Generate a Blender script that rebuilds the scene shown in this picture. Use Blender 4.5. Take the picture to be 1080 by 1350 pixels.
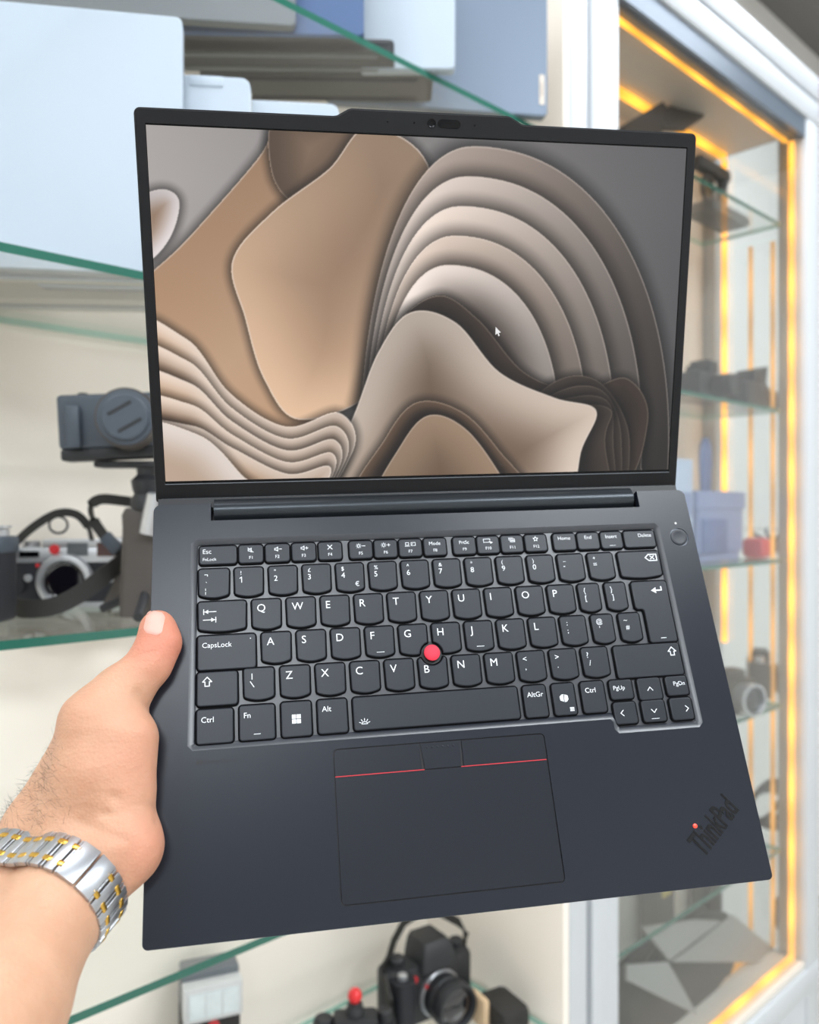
import bpy, bmesh, math, random
import numpy as np
from mathutils import Vector, Matrix, geometry

for o in list(bpy.data.objects):
    bpy.data.objects.remove(o, do_unlink=True)
scene = bpy.context.scene
COL = scene.collection
PI = math.pi
random.seed(7)
rng = np.random.default_rng(7)

# ------------------------------------------------------------------ camera
F = 1081.0                      # focal length in pixels of the 1080 x 1350 frame
CAMZ = 1.35                     # lens height above the floor
cam_d = bpy.data.cameras.new('camera')
cam_d.sensor_fit = 'HORIZONTAL'
cam_d.sensor_width = 36.0
cam_d.lens = 36.0 * F / 1080.0
cam_d.clip_start = 0.02
cam_d.dof.use_dof = True
cam_d.dof.focus_distance = 0.43
cam_d.dof.aperture_fstop = 9.0
cam = bpy.data.objects.new('camera', cam_d)
COL.objects.link(cam)
cam.location = (0, 0, CAMZ)
cam.rotation_euler = (PI / 2, 0, 0)
scene.camera = cam

# ------------------------------------------------------------------ world, lamps, exposure
w = bpy.data.worlds.new('world')
scene.world = w
w.use_nodes = True
w.node_tree.nodes['Background'].inputs[0].default_value = (0.80, 0.88, 1.0, 1)
w.node_tree.nodes['Background'].inputs[1].default_value = 0.1
scene.view_settings.view_transform = 'Standard'
scene.view_settings.look = 'None'
scene.view_settings.gamma = 1.0
scene.view_settings.use_curve_mapping = False
scene.view_settings.exposure = 0.0

CEIL = 2.95
ANG = math.radians(42.74)      # the showcase front runs along U, its depth along N
U = Vector((math.cos(ANG), math.sin(ANG), 0))
N = Vector((-math.sin(ANG), math.cos(ANG), 0))
PF = 0.7228                    # distance from the lens to the showcase front
FOOT = N * PF
def sd(s, d, z):
    return FOOT + U * s + N * d + Vector((0, 0, z))
LAMPS = [(-1.3, -2.05), (0.4, -2.05), (2.1, -2.05), (-1.3, -0.32), (0.4, -0.32), (2.1, -0.32)]
LAMP_W = [33, 31, 31, 9, 9, 9]
def area_lamp(loc, size, power, color=(1, 1, 1)):
    d = bpy.data.lights.new('panel_light', 'AREA')
    d.shape = 'RECTANGLE'
    d.size, d.size_y = size
    d.energy = power
    d.color = color
    o = bpy.data.objects.new('panel_light', d)
    COL.objects.link(o)
    o.location = loc
    return o
for (lx, ly), p in zip(LAMPS, LAMP_W):
    area_lamp(sd(lx, ly, CEIL - 0.045), (1.1, 0.5), p, (0.90, 0.96, 1.0)).rotation_euler = (0, 0, ANG)

# ------------------------------------------------------------------ helpers
def srgb(r, g, b):
    f = lambda c: (c / 255 / 12.92) if c / 255 <= 0.04045 else ((c / 255 + 0.055) / 1.055) ** 2.4
    return (f(r), f(g), f(b))

def mat(name, col, rough=0.5, metal=0.0, spec=0.5, var=0.06, scale=60.0, bump=0.0, bscale=None,
        coat=0.0, sss=0.0, emit=None, estr=0.0):
    """principled material with a little procedural colour variation and relief"""
    m = bpy.data.materials.new(name)
    m.use_nodes = True
    nt = m.node_tree
    b = nt.nodes['Principled BSDF']
    c = srgb(*col)
    tc = nt.nodes.new('ShaderNodeTexCoord')
    no = nt.nodes.new('ShaderNodeTexNoise')
    no.inputs['Scale'].default_value = scale
    no.inputs['Detail'].default_value = 4
    nt.links.new(tc.outputs['Object'], no.inputs['Vector'])
    mx = nt.nodes.new('ShaderNodeMix')
    mx.data_type = 'RGBA'
    mx.inputs[6].default_value = tuple(x * (1 - var) for x in c) + (1,)
    mx.inputs[7].default_value = tuple(min(1, x * (1 + var)) for x in c) + (1,)
    nt.links.new(no.outputs['Fac'], mx.inputs[0])
    nt.links.new(mx.outputs[2], b.inputs['Base Color'])
    b.inputs['Roughness'].default_value = rough
    b.inputs['Metallic'].default_value = metal
    b.inputs['Specular IOR Level'].default_value = spec
    b.inputs['Coat Weight'].default_value = coat
    if sss:
        b.inputs['Subsurface Weight'].default_value = sss
        b.inputs['Subsurface Radius'].default_value = (0.006, 0.002, 0.001)
        b.inputs['Subsurface Scale'].default_value = 1.0
    if bump:
        n2 = nt.nodes.new('ShaderNodeTexNoise')
        n2.inputs['Scale'].default_value = bscale or scale
        n2.inputs['Detail'].default_value = 6
        nt.links.new(tc.outputs['Object'], n2.inputs['Vector'])
        bp = nt.nodes.new('ShaderNodeBump')
        bp.inputs['Strength'].default_value = bump
        bp.inputs['Distance'].default_value = 0.001
        nt.links.new(n2.outputs['Fac'], bp.inputs['Height'])
        nt.links.new(bp.outputs['Normal'], b.inputs['Normal'])
    if emit:
        b.inputs['Emission Color'].default_value = srgb(*emit) + (1,)
        b.inputs['Emission Strength'].default_value = estr
    return m

def glass_mat(name, tint, refl=1.0, rough=0.0):
    """thin clear pane: see-through with a Fresnel reflection"""
    m = bpy.data.materials.new(name)
    m.use_nodes = True
    nt = m.node_tree
    nt.nodes.clear()
    out = nt.nodes.new('ShaderNodeOutputMaterial')
    tr = nt.nodes.new('ShaderNodeBsdfTransparent')
    tr.inputs[0].default_value = tint + (1,)
    gl = nt.nodes.new('ShaderNodeBsdfGlossy')
    gl.inputs['Roughness'].default_value = rough
    lw = nt.nodes.new('ShaderNodeLayerWeight')
    lw.inputs['Blend'].default_value = 0.5
    pw = nt.nodes.new('ShaderNodeMath')
    pw.operation = 'POWER'
    pw.inputs[1].default_value = 5.0
    nt.links.new(lw.outputs['Facing'], pw.inputs[0])
    mu = nt.nodes.new('ShaderNodeMath')
    mu.operation = 'MULTIPLY_ADD'
    mu.inputs[1].default_value = 0.9
    mu.inputs[2].default_value = 0.04 * refl
    nt.links.new(pw.outputs[0], mu.inputs[0])
    mx = nt.nodes.new('ShaderNodeMixShader')
    nt.links.new(mu.outputs[0], mx.inputs[0])
    nt.links.new(tr.outputs[0], mx.inputs[1])
    nt.links.new(gl.outputs[0], mx.inputs[2])
    nt.links.new(mx.outputs[0], out.inputs[0])
    return m

def emit_mat(name, col, strength, dash=None):
    m = bpy.data.materials.new(name)
    m.use_nodes = True
    nt = m.node_tree
    nt.nodes.clear()
    out = nt.nodes.new('ShaderNodeOutputMaterial')
    e = nt.nodes.new('ShaderNodeEmission')
    e.inputs[0].default_value = srgb(*col) + (1,)
    e.inputs[1].default_value = strength
    if dash:                                    # rows of diodes inside the strip
        tc = nt.nodes.new('ShaderNodeTexCoord')
        sp = nt.nodes.new('ShaderNodeTexWave')
        sp.wave_type = 'BANDS'
        sp.bands_direction = dash[0]
        sp.inputs['Scale'].default_value = dash[1]
        nt.links.new(tc.outputs['Object'], sp.inputs['Vector'])
        mr = nt.nodes.new('ShaderNodeMapRange')
        mr.inputs['To Min'].default_value = strength * 0.72
        mr.inputs['To Max'].default_value = strength * 1.18
        nt.links.new(sp.outputs['Fac'], mr.inputs['Value'])
        nt.links.new(mr.outputs['Result'], e.inputs[1])
    nt.links.new(e.outputs[0], out.inputs[0])
    return m

class MB:
    """collects shapes into one mesh"""
    def __init__(s):
        s.v, s.f, s.m, s.sm = [], [], [], []
    def add(s, v, f, mi=0, smooth=False, M=None):
        n = len(s.v)
        if M is not None:
            v = [M @ Vector(p) for p in v]
        s.v += [tuple(p) for p in v]
        s.f += [tuple(i + n for i in q) for q in f]
        s.m += [mi] * len(f)
        s.sm += [smooth] * len(f)
        return s
    def box(s, x0, x1, y0, y1, z0, z1, mi=0, M=None, b=0.0):
        if b <= 0:
            v = [(x, y, z) for z in (z0, z1) for y in (y0, y1) for x in (x0, x1)]
            f = [(0, 2, 3, 1), (4, 5, 7, 6), (0, 1, 5, 4), (2, 6, 7, 3), (0, 4, 6, 2), (1, 3, 7, 5)]
            return s.add(v, f, mi, False, M)
        bm = bmesh.new()
        bmesh.ops.create_cube(bm, size=1.0)
        for q in bm.verts:
            q.co = Vector(((x0 + x1) / 2 + q.co.x * (x1 - x0), (y0 + y1) / 2 + q.co.y * (y1 - y0), (z0 + z1) / 2 + q.co.z * (z1 - z0)))
        bmesh.ops.bevel(bm, geom=bm.edges[:], offset=b, segments=2, profile=0.5, affect='EDGES')
        bm.verts.index_update()
        s.add([q.co.copy() for q in bm.verts], [[q.index for q in fc.verts] for fc in bm.faces], mi, True, M)
        bm.free()
        return s
    def loops(s, L, mi=0, smooth=True, cap0=True, cap1=True, M=None, closed=True, capm=None):
        """skin a list of equally long closed loops"""
        n = len(L[0])
        v = [p for l in L for p in l]
        f = []
        for k in range(len(L) - 1):
            for i in range(n if closed else n - 1):
                j = (i + 1) % n
                f.append((k * n + i, k * n + j, (k + 1) * n + j, (k + 1) * n + i))
        s.add(v, f, mi, smooth, M)
        cm = mi if capm is None else capm
        if cap0:
            s.add(L[0][::-1], [tuple(range(n))], cm, False, M)
        if cap1:
            s.add(L[-1], [tuple(range(n))], cm, False, M)
        return s
    def lathe(s, prof, seg=32, mi=0, M=None, smooth=True, cap0=True, cap1=True):
        """profile [(r, z)] turned about local z"""
        L = [[(r * math.cos(2 * PI * i / seg), r * math.sin(2 * PI * i / seg), z) for i in range(seg)] for r, z in prof]
        return s.loops(L, mi, smooth, cap0, cap1, M)
    def prism(s, out, z0, z1, mi=0, b=0.0, M=None, capm=None, smooth=False):
        """outline extruded between z0 and z1, top edge chamfered by b"""
        L = [[(x, y, z0) for x, y in out]]
        if b > 0:
            ins = inset(out, b)
            L += [[(x, y, z1 - b) for x, y in out], [(x, y, z1 - b * .3) for x, y in inset(out, b * .35)], [(x, y, z1) for x, y in ins]]
        else:
            L += [[(x, y, z1) for x, y in out]]
        return s.loops(L, mi, smooth or b > 0, True, True, M, capm=capm)
    def tube(s, pts, r, seg=10, mi=0, M=None, flat=None, up=None):
        """tube (or flat strap: flat=(width, thickness)) along points"""
        P = [Vector(p) for p in pts]
        L = []
        for i, p in enumerate(P):
            t = (P[min(i + 1, len(P) - 1)] - P[max(i - 1, 0)]).normalized()
            ref = Vector(up[i]) if up else (Vector((0, 0, 1)) if abs(t.z) < .9 else Vector((0, 1, 0)))
            a = t.cross(ref).normalized()
            c = a.cross(t).normalized()
            rr = r[i] if isinstance(r, (list, tuple)) else r
            if flat:
                wd, th = flat
                L.append([p + c * (wd / 2 * x) + a * (th / 2 * y) for x, y in ((-1, -1), (1, -1), (1, 1), (-1, 1))])
            else:
                L.append([p + a * (rr * math.cos(2 * PI * k / seg)) + c * (rr * math.sin(2 * PI * k / seg)) for k in range(seg)])
        return s.loops(L, mi, not flat, True, True, M)
    def build(s, name, mats, parent=None, recalc=True):
        me = bpy.data.meshes.new(name)
        me.from_pydata(s.v, [], s.f)
        ml = mats if isinstance(mats, (list, tuple)) else [mats]
        for m in ml:
            me.materials.append(m)
        for p, mi, sm in zip(me.polygons, s.m, s.sm):
            p.material_index = mi
            p.use_smooth = sm
        if recalc:
            bm = bmesh.new()
            bm.from_mesh(me)
            bmesh.ops.remove_doubles(bm, verts=bm.verts, dist=1e-6)
            bmesh.ops.recalc_face_normals(bm, faces=bm.faces)
            bm.to_mesh(me)
            bm.free()
        if any(s.sm):
            fl = [p.use_smooth for p in me.polygons]
            me.set_sharp_from_angle(angle=math.radians(42))
            me.polygons.foreach_set('use_smooth', fl)
        me.update()
        o = bpy.data.objects.new(name, me)
        COL.objects.link(o)
        if parent:
            o.parent = parent
        return o

def inset(out, d):
    """move a counter-clockwise outline inwards by d"""
    n = len(out)
    r = []
    for i in range(n):
        p0, p1, p2 = Vector(out[i - 1]), Vector(out[i]), Vector(out[(i + 1) % n])
        a, c = (p1 - p0), (p2 - p1)
        if a.length < 1e-9 or c.length < 1e-9:
            r.append(tuple(p1)); continue
        a.normalize(); c.normalize()
        n1, n2 = Vector((-a.y, a.x)), Vector((-c.y, c.x))
        m = n1 + n2
        k = max(0.35, 1 + n1.dot(n2))
        q = p1 + m * (d / k)
        r.append((q.x, q.y))
    return r

def rrect(x0, x1, y0, y1, r, seg=5):
    """counter-clockwise rounded rectangle; r one radius or (bl, br, tr, tl)"""
    rs = r if isinstance(r, (list, tuple)) else (r,) * 4
    out = []
    for (cx, cy, a0), q in zip(((x0, y0, PI), (x1, y0, 1.5 * PI), (x1, y1, 0), (x0, y1, .5 * PI)), rs):
        sx = 1 if cx == x0 else -1
        sy = 1 if cy == y0 else -1
        for k in range(seg + 1):
            a = a0 + PI / 2 * k / seg
            out.append((cx + sx * q + q * math.cos(a), cy + sy * q + q * math.sin(a)))
    return out

def circ(cx, cy, r, n=32):
    return [(cx + r * math.cos(2 * PI * i / n), cy + r * math.sin(2 * PI * i / n)) for i in range(n)]

def plate(mb, outer, holes, z, mi=0, up=True):
    """flat plate with holes"""
    polys = [[Vector((x, y, 0)) for x, y in outer]] + [[Vector((x, y, 0)) for x, y in h] for h in holes]
    tris = geometry.tessellate_polygon(polys)
    pts = [(p.x, p.y, z) for q in polys for p in q]
    f = []
    for t in tris:
        a, b_, c = (Vector(pts[i]) for i in t)
        nz = (b_ - a).cross(c - a).z
        f.append(tuple(t) if (nz > 0) == up else tuple(t)[::-1])
    mb.add(pts, f, mi)

def empty(name, label=None, cat=None, loc=(0, 0, 0), rz=0.0, group=None, kind=None, M=None):
    o = bpy.data.objects.new(name, None)
    COL.objects.link(o)
    if M is not None:
        o.matrix_world = M
    else:
        o.location = loc
        o.rotation_euler = (0, 0, rz)
    tag(o, label, cat, group, kind)
    return o

def tag(o, label=None, cat=None, group=None, kind=None):
    for k, v in (('label', label), ('category', cat), ('group', group), ('kind', kind)):
        if v:
            o[k] = v
    return o

def at(px, py, Z):
    """world point on the ray of a photo pixel at distance Z straight ahead"""
    return Vector(((px - 540) / F * Z, Z, CAMZ - (py - 675) / F * Z))

def on(px, Z, z):
    """world point below/above pixel column px at distance Z and height z"""
    return Vector(((px - 540) / F * Z, Z, z))

# ------------------------------------------------------------------ lettering
def text_meshes(strings):
    obs = []
    for s_ in strings:
        c = bpy.data.curves.new('lettering', 'FONT')
        c.body = s_
        c.resolution_u = 3
        if s_ == 'ThinkPad':
            c.offset = .018
        o = bpy.data.objects.new('lettering', c)
        COL.objects.link(o)
        obs.append((s_, o, c))
    bpy.context.view_layer.update()
    dg = bpy.context.evaluated_depsgraph_get()
    res = {}
    for s_, o, c in obs:
        ev = o.evaluated_get(dg)
        me = ev.to_mesh()
        res[s_] = ([tuple(v.co) for v in me.vertices], [tuple(p.vertices) for p in me.polygons])
        ev.to_mesh_clear()
    for s_, o, c in obs:
        bpy.data.objects.remove(o, do_unlink=True)
        bpy.data.curves.remove(c)
    return res
# ------------------------------------------------------------------ the showcase's own axes: s along its front, d into it
SM = Matrix.Translation(FOOT) @ Matrix.Rotation(ANG, 4, 'Z')
def atd(px, py, d):
    """world point where a photo pixel's ray meets the upright plane d behind the showcase front"""
    r = Vector(((px - 540) / F, 1, -(py - 675) / F))
    k = (PF + d) / r.dot(N)
    return Vector((0, 0, CAMZ)) + r * k

# shelf levels (world z)
H_T, H_1, H_2, H_3, H_4 = (CAMZ + h for h in (0.54, 0.222, -0.106, -0.4375, -0.755))
HR = [CAMZ + h for h in (0.625, 0.222, -0.102, -0.415, -0.728)]
H_BOT, H_TOP = CAMZ - 0.975, CAMZ + 0.825

# ------------------------------------------------------------------ materials of the place
M_wall = mat('painted_wall', (232, 230, 226), .8, var=.03, scale=3, bump=.05, bscale=200)
M_ceil = mat('ceiling_paint', (112, 110, 108), .9, var=.03, scale=4)
M_floor = mat('floor_tile', (205, 200, 192), .35, var=.08, scale=5)
M_cream = mat('cream_panel', (250, 240, 228), .6, var=.025, scale=2.5, bump=.03, bscale=120)
M_alu = mat('white_aluminium', (202, 206, 210), .38, metal=0.0, var=.02, scale=8)
M_alugrey = mat('grey_aluminium', (120, 132, 146), .35, metal=0.4, var=.03, scale=8)
M_tan = mat('tan_panel', (222, 216, 206), .45, var=.03, scale=2)
M_glass = glass_mat('clear_glass', (0.972, 0.985, 0.978), 1.0)
M_door = glass_mat('door_glass', (0.95, 0.965, 0.965), 1.6)
M_edge = mat('green_glass_edge', (38, 104, 88), .15, spec=.6, var=.08, scale=6)
M_edge2 = mat('pale_glass_edge', (150, 200, 182), .2, spec=.6, var=.05, scale=6)
M_led = emit_mat('amber_led', (255, 172, 60), 2.8, ('Z', 2.3))
M_ledx = emit_mat('amber_led_rail', (255, 172, 60), 2.7, ('X', 2.3))
M_ledrefl = emit_mat('amber_led_reflection', (255, 182, 84), 1.1, ('Z', 1.6))  # weaker glow for the mirrored images of the amber strips
M_lampframe = mat('lamp_frame', (225, 225, 225), .4)
M_lampdiff = emit_mat('lamp_diffuser', (240, 246, 255), 6.0)

# ------------------------------------------------------------------ room shell (aligned with the showcase)
def struct(name, mb, m, label=None):
    o = mb.build(name, m)
    o.matrix_world = SM
    o['kind'] = 'structure'
    if label:
        o['label'] = label
    return o
S0, S1_, D0, D1 = -3.2, 3.9, -3.6, 0.42
struct('floor', MB().box(S0, S1_, D0, D1, -.05, 0), M_floor)
struct('ceiling', MB().box(S0, S1_, D0, D1, CEIL, CEIL + .05), M_ceil)
struct('wall_back', MB().box(S0, S1_, D1, D1 + .08, 0, CEIL), M_wall)
struct('wall_front', MB().box(S0, S1_, D0 - .08, D0, 0, CEIL), M_wall)
struct('wall_left', MB().box(S0 - .08, S0, D0, D1, 0, CEIL), M_wall)
struct('wall_right', MB().box(S1_, S1_ + .08, D0, D1, 0, CEIL), M_wall)
for i, (ls, ld) in enumerate(LAMPS):
    p = sd(ls, ld, CEIL)
    t = empty('ceiling_light', 'white rectangular panel light set against the shop ceiling', 'ceiling light', p, ANG, 'ceiling panel lights')
    fr = MB()
    for a, b_, c, d_ in ((-.6, .6, -.3, -.27), (-.6, .6, .27, .3), (-.6, -.57, -.27, .27), (.57, .6, -.27, .27)):
        fr.box(a, b_, c, d_, -.04, -.001)
    fr.build('frame', M_lampframe, t)
    MB().box(-.57, .57, -.27, .27, -.03, -.02).build('diffuser', M_lampdiff, t)

# ------------------------------------------------------------------ open cabinet
cabL = empty('display_cabinet', 'open white display cabinet with bare glass shelves and cream back panel', 'display cabinet', M=SM)
def cpart(par, name, bxs, m, **k):
    return MB().box(*bxs, **k).build(name, m, par)
SL = -0.80
cpart(cabL, 'back_panel', (SL, .985, .285, .30, .36, H_TOP + .13), M_cream)
cpart(cabL, 'side_panel', (.972, .985, .0, .285, .36, H_TOP + .13), M_cream)
cpart(cabL, 'side_panel', (SL - .013, SL, .0, .30, .36, H_TOP + .13), M_cream)
cpart(cabL, 'plinth', (SL, 1.026, .0, .30, 0, .36), M_alu)
cpart(cabL, 'top_panel', (SL, .985, .0, .30, H_TOP + .13, H_TOP + .15), M_cream)
cpart(cabL, 'corner_post', (.985, 1.026, -.004, .05, .36, H_TOP + .15), M_alu, b=.003)
cpart(cabL, 'corner_post', (SL - .04, SL, -.004, .05, .36, H_TOP + .15), M_alu, b=.003)

# ------------------------------------------------------------------ glazed cabinet
cabR = empty('display_cabinet', 'glass-fronted white display cabinet edged with glowing amber light strips', 'display cabinet', M=SM)
SA, SB, DB = 1.040, 1.835, 0.235
cpart(cabR, 'seam_strip', (1.026, 1.040, .010, .05, .2, H_TOP + .15), M_alugrey)
cpart(cabR, 'corner_post', (SA, 1.078, -.004, .05, .2, H_TOP + .15), M_alu, b=.003)
cpart(cabR, 'door_stile', (1.078, 1.122, .004, .03, H_BOT - .06, H_TOP), M_alu, b=.002)
cpart(cabR, 'side_panel', (1.110, 1.122, .03, DB, H_BOT, H_TOP), M_tan)
cpart(cabR, 'back_panel', (1.110, SB, DB, DB + .012, H_BOT, H_TOP), M_tan)
cpart(cabR, 'top_panel', (1.110, SB, .03, DB, H_TOP, H_TOP + .012), M_tan)
cpart(cabR, 'bottom_panel', (1.110, SB, .0, DB, H_BOT - .014, H_BOT), M_tan)
cpart(cabR, 'plinth', (SA, SB + .065, .0, DB, 0, H_BOT - .07), M_alu)
cpart(cabR, 'end_post', (SB + .002, SB + .065, -.004, .06, .2, H_TOP + .03), M_alu, b=.003)
cpart(cabR, 'end_post', (SB + .002, SB + .04, DB - .03, DB + .012, .2, H_TOP + .03), M_alu, b=.003)
cpart(cabR, 'end_pane', (SB - .004, SB, .03, DB, H_BOT, H_TOP), M_door)
cpart(cabR, 'door_track', (1.122, SB, .0, .03, H_TOP - .012, H_TOP + .028), M_alugrey)
r_ = MB()
r_.box(SA, SB + .065, -.006, .05, H_TOP + .03, H_TOP + .078, b=.003)
r_.box(SA, SB + .065, -.002, .05, H_TOP + .079, H_TOP + .084, mi=1)
r_.box(SA, SB + .065, -.006, .05, H_TOP + .085, H_TOP + .135, b=.003)
r_.build('top_rail', [M_alu, M_alugrey], cabR)
cpart(cabR, 'bottom_rail', (1.122, SB + .065, -.006, .03, H_BOT - .07, H_BOT - .016), M_alu, b=.003)
cpart(cabR, 'door_pane', (1.122, SB, .008, .013, H_BOT - .014, H_TOP - .012), M_door)
# light strips, then dim glowing copies for their reflections
cpart(cabR, 'light_strip_or_reflection', (1.816, 1.825, .018, .028, H_BOT + .004, H_TOP - .02), M_led)
cpart(cabR, 'light_strip_or_reflection', (1.14, 1.816, .030, .037, H_TOP - .020, H_TOP - .014), M_ledx)
cpart(cabR, 'light_strip_or_reflection', (1.14, 1.816, .018, .028, H_BOT + .002, H_BOT + .010), M_ledx)
bs = atd(957, 400, .17)
cpart(cabR, 'light_strip_or_reflection', (1.125, 1.815, .166, .18, H_TOP - .012, H_TOP - .002), M_ledx)
cpart(cabR, 'light_strip_or_reflection', (1.812, 1.822, .168, .178, CAMZ - .30, H_TOP - .015), M_led)
for dd in (.062, .112):  # added glowing strips in place of the corner strip's reflections
    cpart(cabR, 'light_strip_or_reflection', (1.824, 1.829, dd, dd + .008, H_BOT + .01, CAMZ + .6), M_ledrefl)
cpart(cabR, 'light_strip_or_reflection', (1.40, 1.80, .085, .095, H_BOT + .002, H_BOT + .009), M_ledrefl)  # added likewise for the bottom strip's reflection

# ------------------------------------------------------------------ glass shelves
def shelf(s0, s1, d0, d1, z, label, group, parent_edge=True):
    mb = MB()
    T = .008
    mb.box(s0, s1, d0, d1, z - T, z, mi=0)
    mb.m = [0, 0, 1, 2, 2, 2]                  # under, over, front edge, back edge, ends
    o = mb.build('glass_shelf', [M_glass, M_edge, M_edge2], None)
    o.matrix_world = SM
    tag(o, label, 'shelf', group)
    return o
gl = 'glass shelves of the open cabinet'
shelf(SL + .003, .968, .0, .275, H_T, 'glass shelf carrying the grey, blue and white standing laptops at the cabinet top', gl)
shelf(SL + .003, .968, .0, .275, H_1, 'glass shelf with green edge under the big white standing laptop', gl)
shelf(SL + .003, .968, .0, .275, H_2, 'glass shelf carrying the silver rangefinder camera and strap', gl)
shelf(SL + .003, .968, .0, .275, H_3, 'empty glass shelf just under the hand and laptop, above the flash unit', gl)
shelf(SL + .003, .968, .0, .275, H_4, 'lowest glass shelf carrying the flash unit and large black camera', gl)
gr = 'glass shelves of the glazed cabinet'
for z_, lb in zip(HR, ('glass shelf with the tablet stand behind the amber-lit glass', 'glass shelf with the black camera pair behind the amber-lit glass',
                       'glass shelf with the blue containers behind the amber-lit glass', 'glass shelf with two old cameras behind the amber-lit glass',
                       'glass shelf with the coiled cable behind the amber-lit glass')):
    shelf(1.126, 1.795, .035, .215, z_, lb, gr)
# ------------------------------------------------------------------ the open laptop, local millimetres: x right, y to hinge, z off the deck
LM = Matrix(((0.98607922, -0.08944911, 0.14016644, 0.03317531),
             (0.1633813, 0.3646161, -0.91671241, 0.39721142),
             (0.03089216, 0.92685164, 0.37415467, -0.19421927 + CAMZ),
             (0, 0, 0, 1)))
K = 0.001
M_deck = mat('slate_aluminium', (22, 27, 38), .30, metal=.0, spec=.38, var=.04, scale=900, bump=.02, bscale=4000)
M_key = mat('key_slate', (25, 30, 39), .38, spec=.42, var=.03, scale=600)
M_keyside = mat('key_skirt_black', (6, 6, 8), .75, spec=.12, var=.03)
M_well = mat('keyboard_well', (34, 38, 47), .34, spec=.9, var=.03, scale=500)
M_black = mat('black_plastic', (17, 17, 20), .45, var=.05, scale=300)
M_bezel = mat('bezel_black', (15, 15, 18), .5, spec=.28, var=.05, scale=500)
M_gloss = mat('gloss_black', (5, 5, 8), .22, spec=.2, var=.02)
M_lidmetal = mat('lid_shell', (30, 32, 36), .35, metal=.3, var=.04, scale=600)
M_hinge = mat('hinge_barrel', (52, 57, 62), .3, metal=.5, var=.03, scale=300)
M_legend = mat('white_legend', (235, 238, 242), .6, var=.01)
M_print = mat('dark_print', (10, 11, 13), .5, var=.02)
M_red = mat('red_rubber', (232, 48, 72), .6, var=.05, scale=800)
M_redline = mat('red_line', (190, 40, 52), .5, var=.02)
M_reddot = mat('red_light', (255, 70, 50), .3, emit=(255, 60, 40), estr=.8)
M_whitedot = mat('white_light', (255, 255, 255), .3, emit=(255, 255, 255), estr=.9)
M_rim = mat('chamfer_grey', (120, 126, 134), .3, metal=.3, var=.02)
M_logo = mat('logo_steel', (14, 15, 18), .25, metal=.3, var=.02)

laptop = empty('laptop', 'open dark slate laptop held in one hand, brown folded-paper picture on its screen', 'laptop', M=LM)
def mm(pts):
    return [(x * K, y * K) for x, y in pts]

W2, DEP = 156.6, 219.0
# ---- base: deck plate with key well, touchpad hole and hinge notch
outline = []
outline += rrect(-W2, W2, 0, DEP, (2.6, 2.6, 4.2, 4.2), 5)
i_tr = 12                                             # first point of the top right corner
pts = outline[:18] + [(126.0, DEP), (126.0, 208.6), (-126.0, 208.6), (-126.0, DEP)] + outline[18:]
well = [(-137.5 + 2.5, 86.2), (84.0, 86.2), (85.6, 84.6), (85.6, 80.6), (87.8, 78.4), (134.2, 78.4), (136.6, 80.8), (135.8, 195.4), (133.2, 198.0), (-133.6, 198.0), (-136.5, 195.4), (-137.5, 88.7)]
pad = rrect(-65.9, 46.1, 9.2, 81.7, 2.6, 5)
pwr = circ(147.0, 188.6, 5.75, 36)
b = MB()
plate(b, mm(pts), [mm(well)[::-1], mm(pad)[::-1], mm(pwr)[::-1]], 0.0)
BT = -15.2 * K                                       # underside
lo = inset(pts, 1.2)
b.loops([[(x * K, y * K, 0) for x, y in pts], [(x * K, y * K, -.35 * K) for x, y in inset(pts, -.12)],
         [(x * K, y * K, -9 * K) for x, y in pts], [(x * K, y * K, BT) for x, y in inset(pts, 5.0)]], 0, True, False, False)
plate(b, mm(inset(pts, 5.0)), [], BT, up=False)
base = b.build('base', M_deck, laptop, recalc=False)
# chamfer that catches light round the deck
# ---- key well
wl = MB()
wf = inset(well, 2.6)
wl.loops([[(x * K, y * K, 0) for x, y in well], [(x * K, y * K, -.10 * K) for x, y in inset(well, .5)], [(x * K, y * K, -.95 * K) for x, y in inset(well, 3.0)], [(x * K, y * K, -1.7 * K) for x, y in inset(well, 3.5)]], 0, True, False, True)
wl.build('keyboard_well', M_well, laptop, recalc=False)

# ---- lettering for everything
STR = ['Esc', 'FnLock', 'F1', 'F2', 'F3', 'F4', 'F5', 'F6', 'F7', 'F8', 'F9', 'F10', 'F11', 'F12', 'Mode', 'PrtSc', 'Home', 'End', 'Insert', 'Delete',
       'CapsLock', 'Ctrl', 'Fn', 'Alt', 'AltGr', 'PgUp', 'PgDn', 'ThinkPad', 'Dolby Atmos', 'Lenovo', 'LEICA', 'H', 'SONY'] + list("ABCDEFGIJKLMNOPQRSTUVWXYZ1234567890") + \
      ['!', '"', '£', '$', '€', '%', '^', '&', '*', '(', ')', '_', '-', '+', '=', '{', '[', '}', ']', ':', ';', '@', "'", '~', '#', '|', '\\', '<', ',', '>', '.', '?', '/', '¬', '`', '¦']
TX = text_meshes(sorted(set(STR)))
CAPH = max(v[1] for v in TX['H'][0])                 # cap height of the font at size 1

def put_text(mb, s_, x, y, cap, z=0.0, align='L', sx=1.0, rot=0.0, mi=0):
    """lettering with its baseline start (or end/centre) at x, y (mm), cap height in mm"""
    v, f = TX[s_]
    if not v:
        return
    k = cap / CAPH
    xs = [p[0] for p in v]
    x0, x1 = min(xs), max(xs)
    off = {'L': x0, 'R': x1, 'C': (x0 + x1) / 2}[align]
    c_, s2 = math.cos(rot), math.sin(rot)
    q = []
    for p in v:
        a, bb = (p[0] - off) * k * sx, p[1] * k
        q.append(((x + a * c_ - bb * s2) * K, (y + a * s2 + bb * c_) * K, z * K))
    mb.add(q, f, mi)

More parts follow.
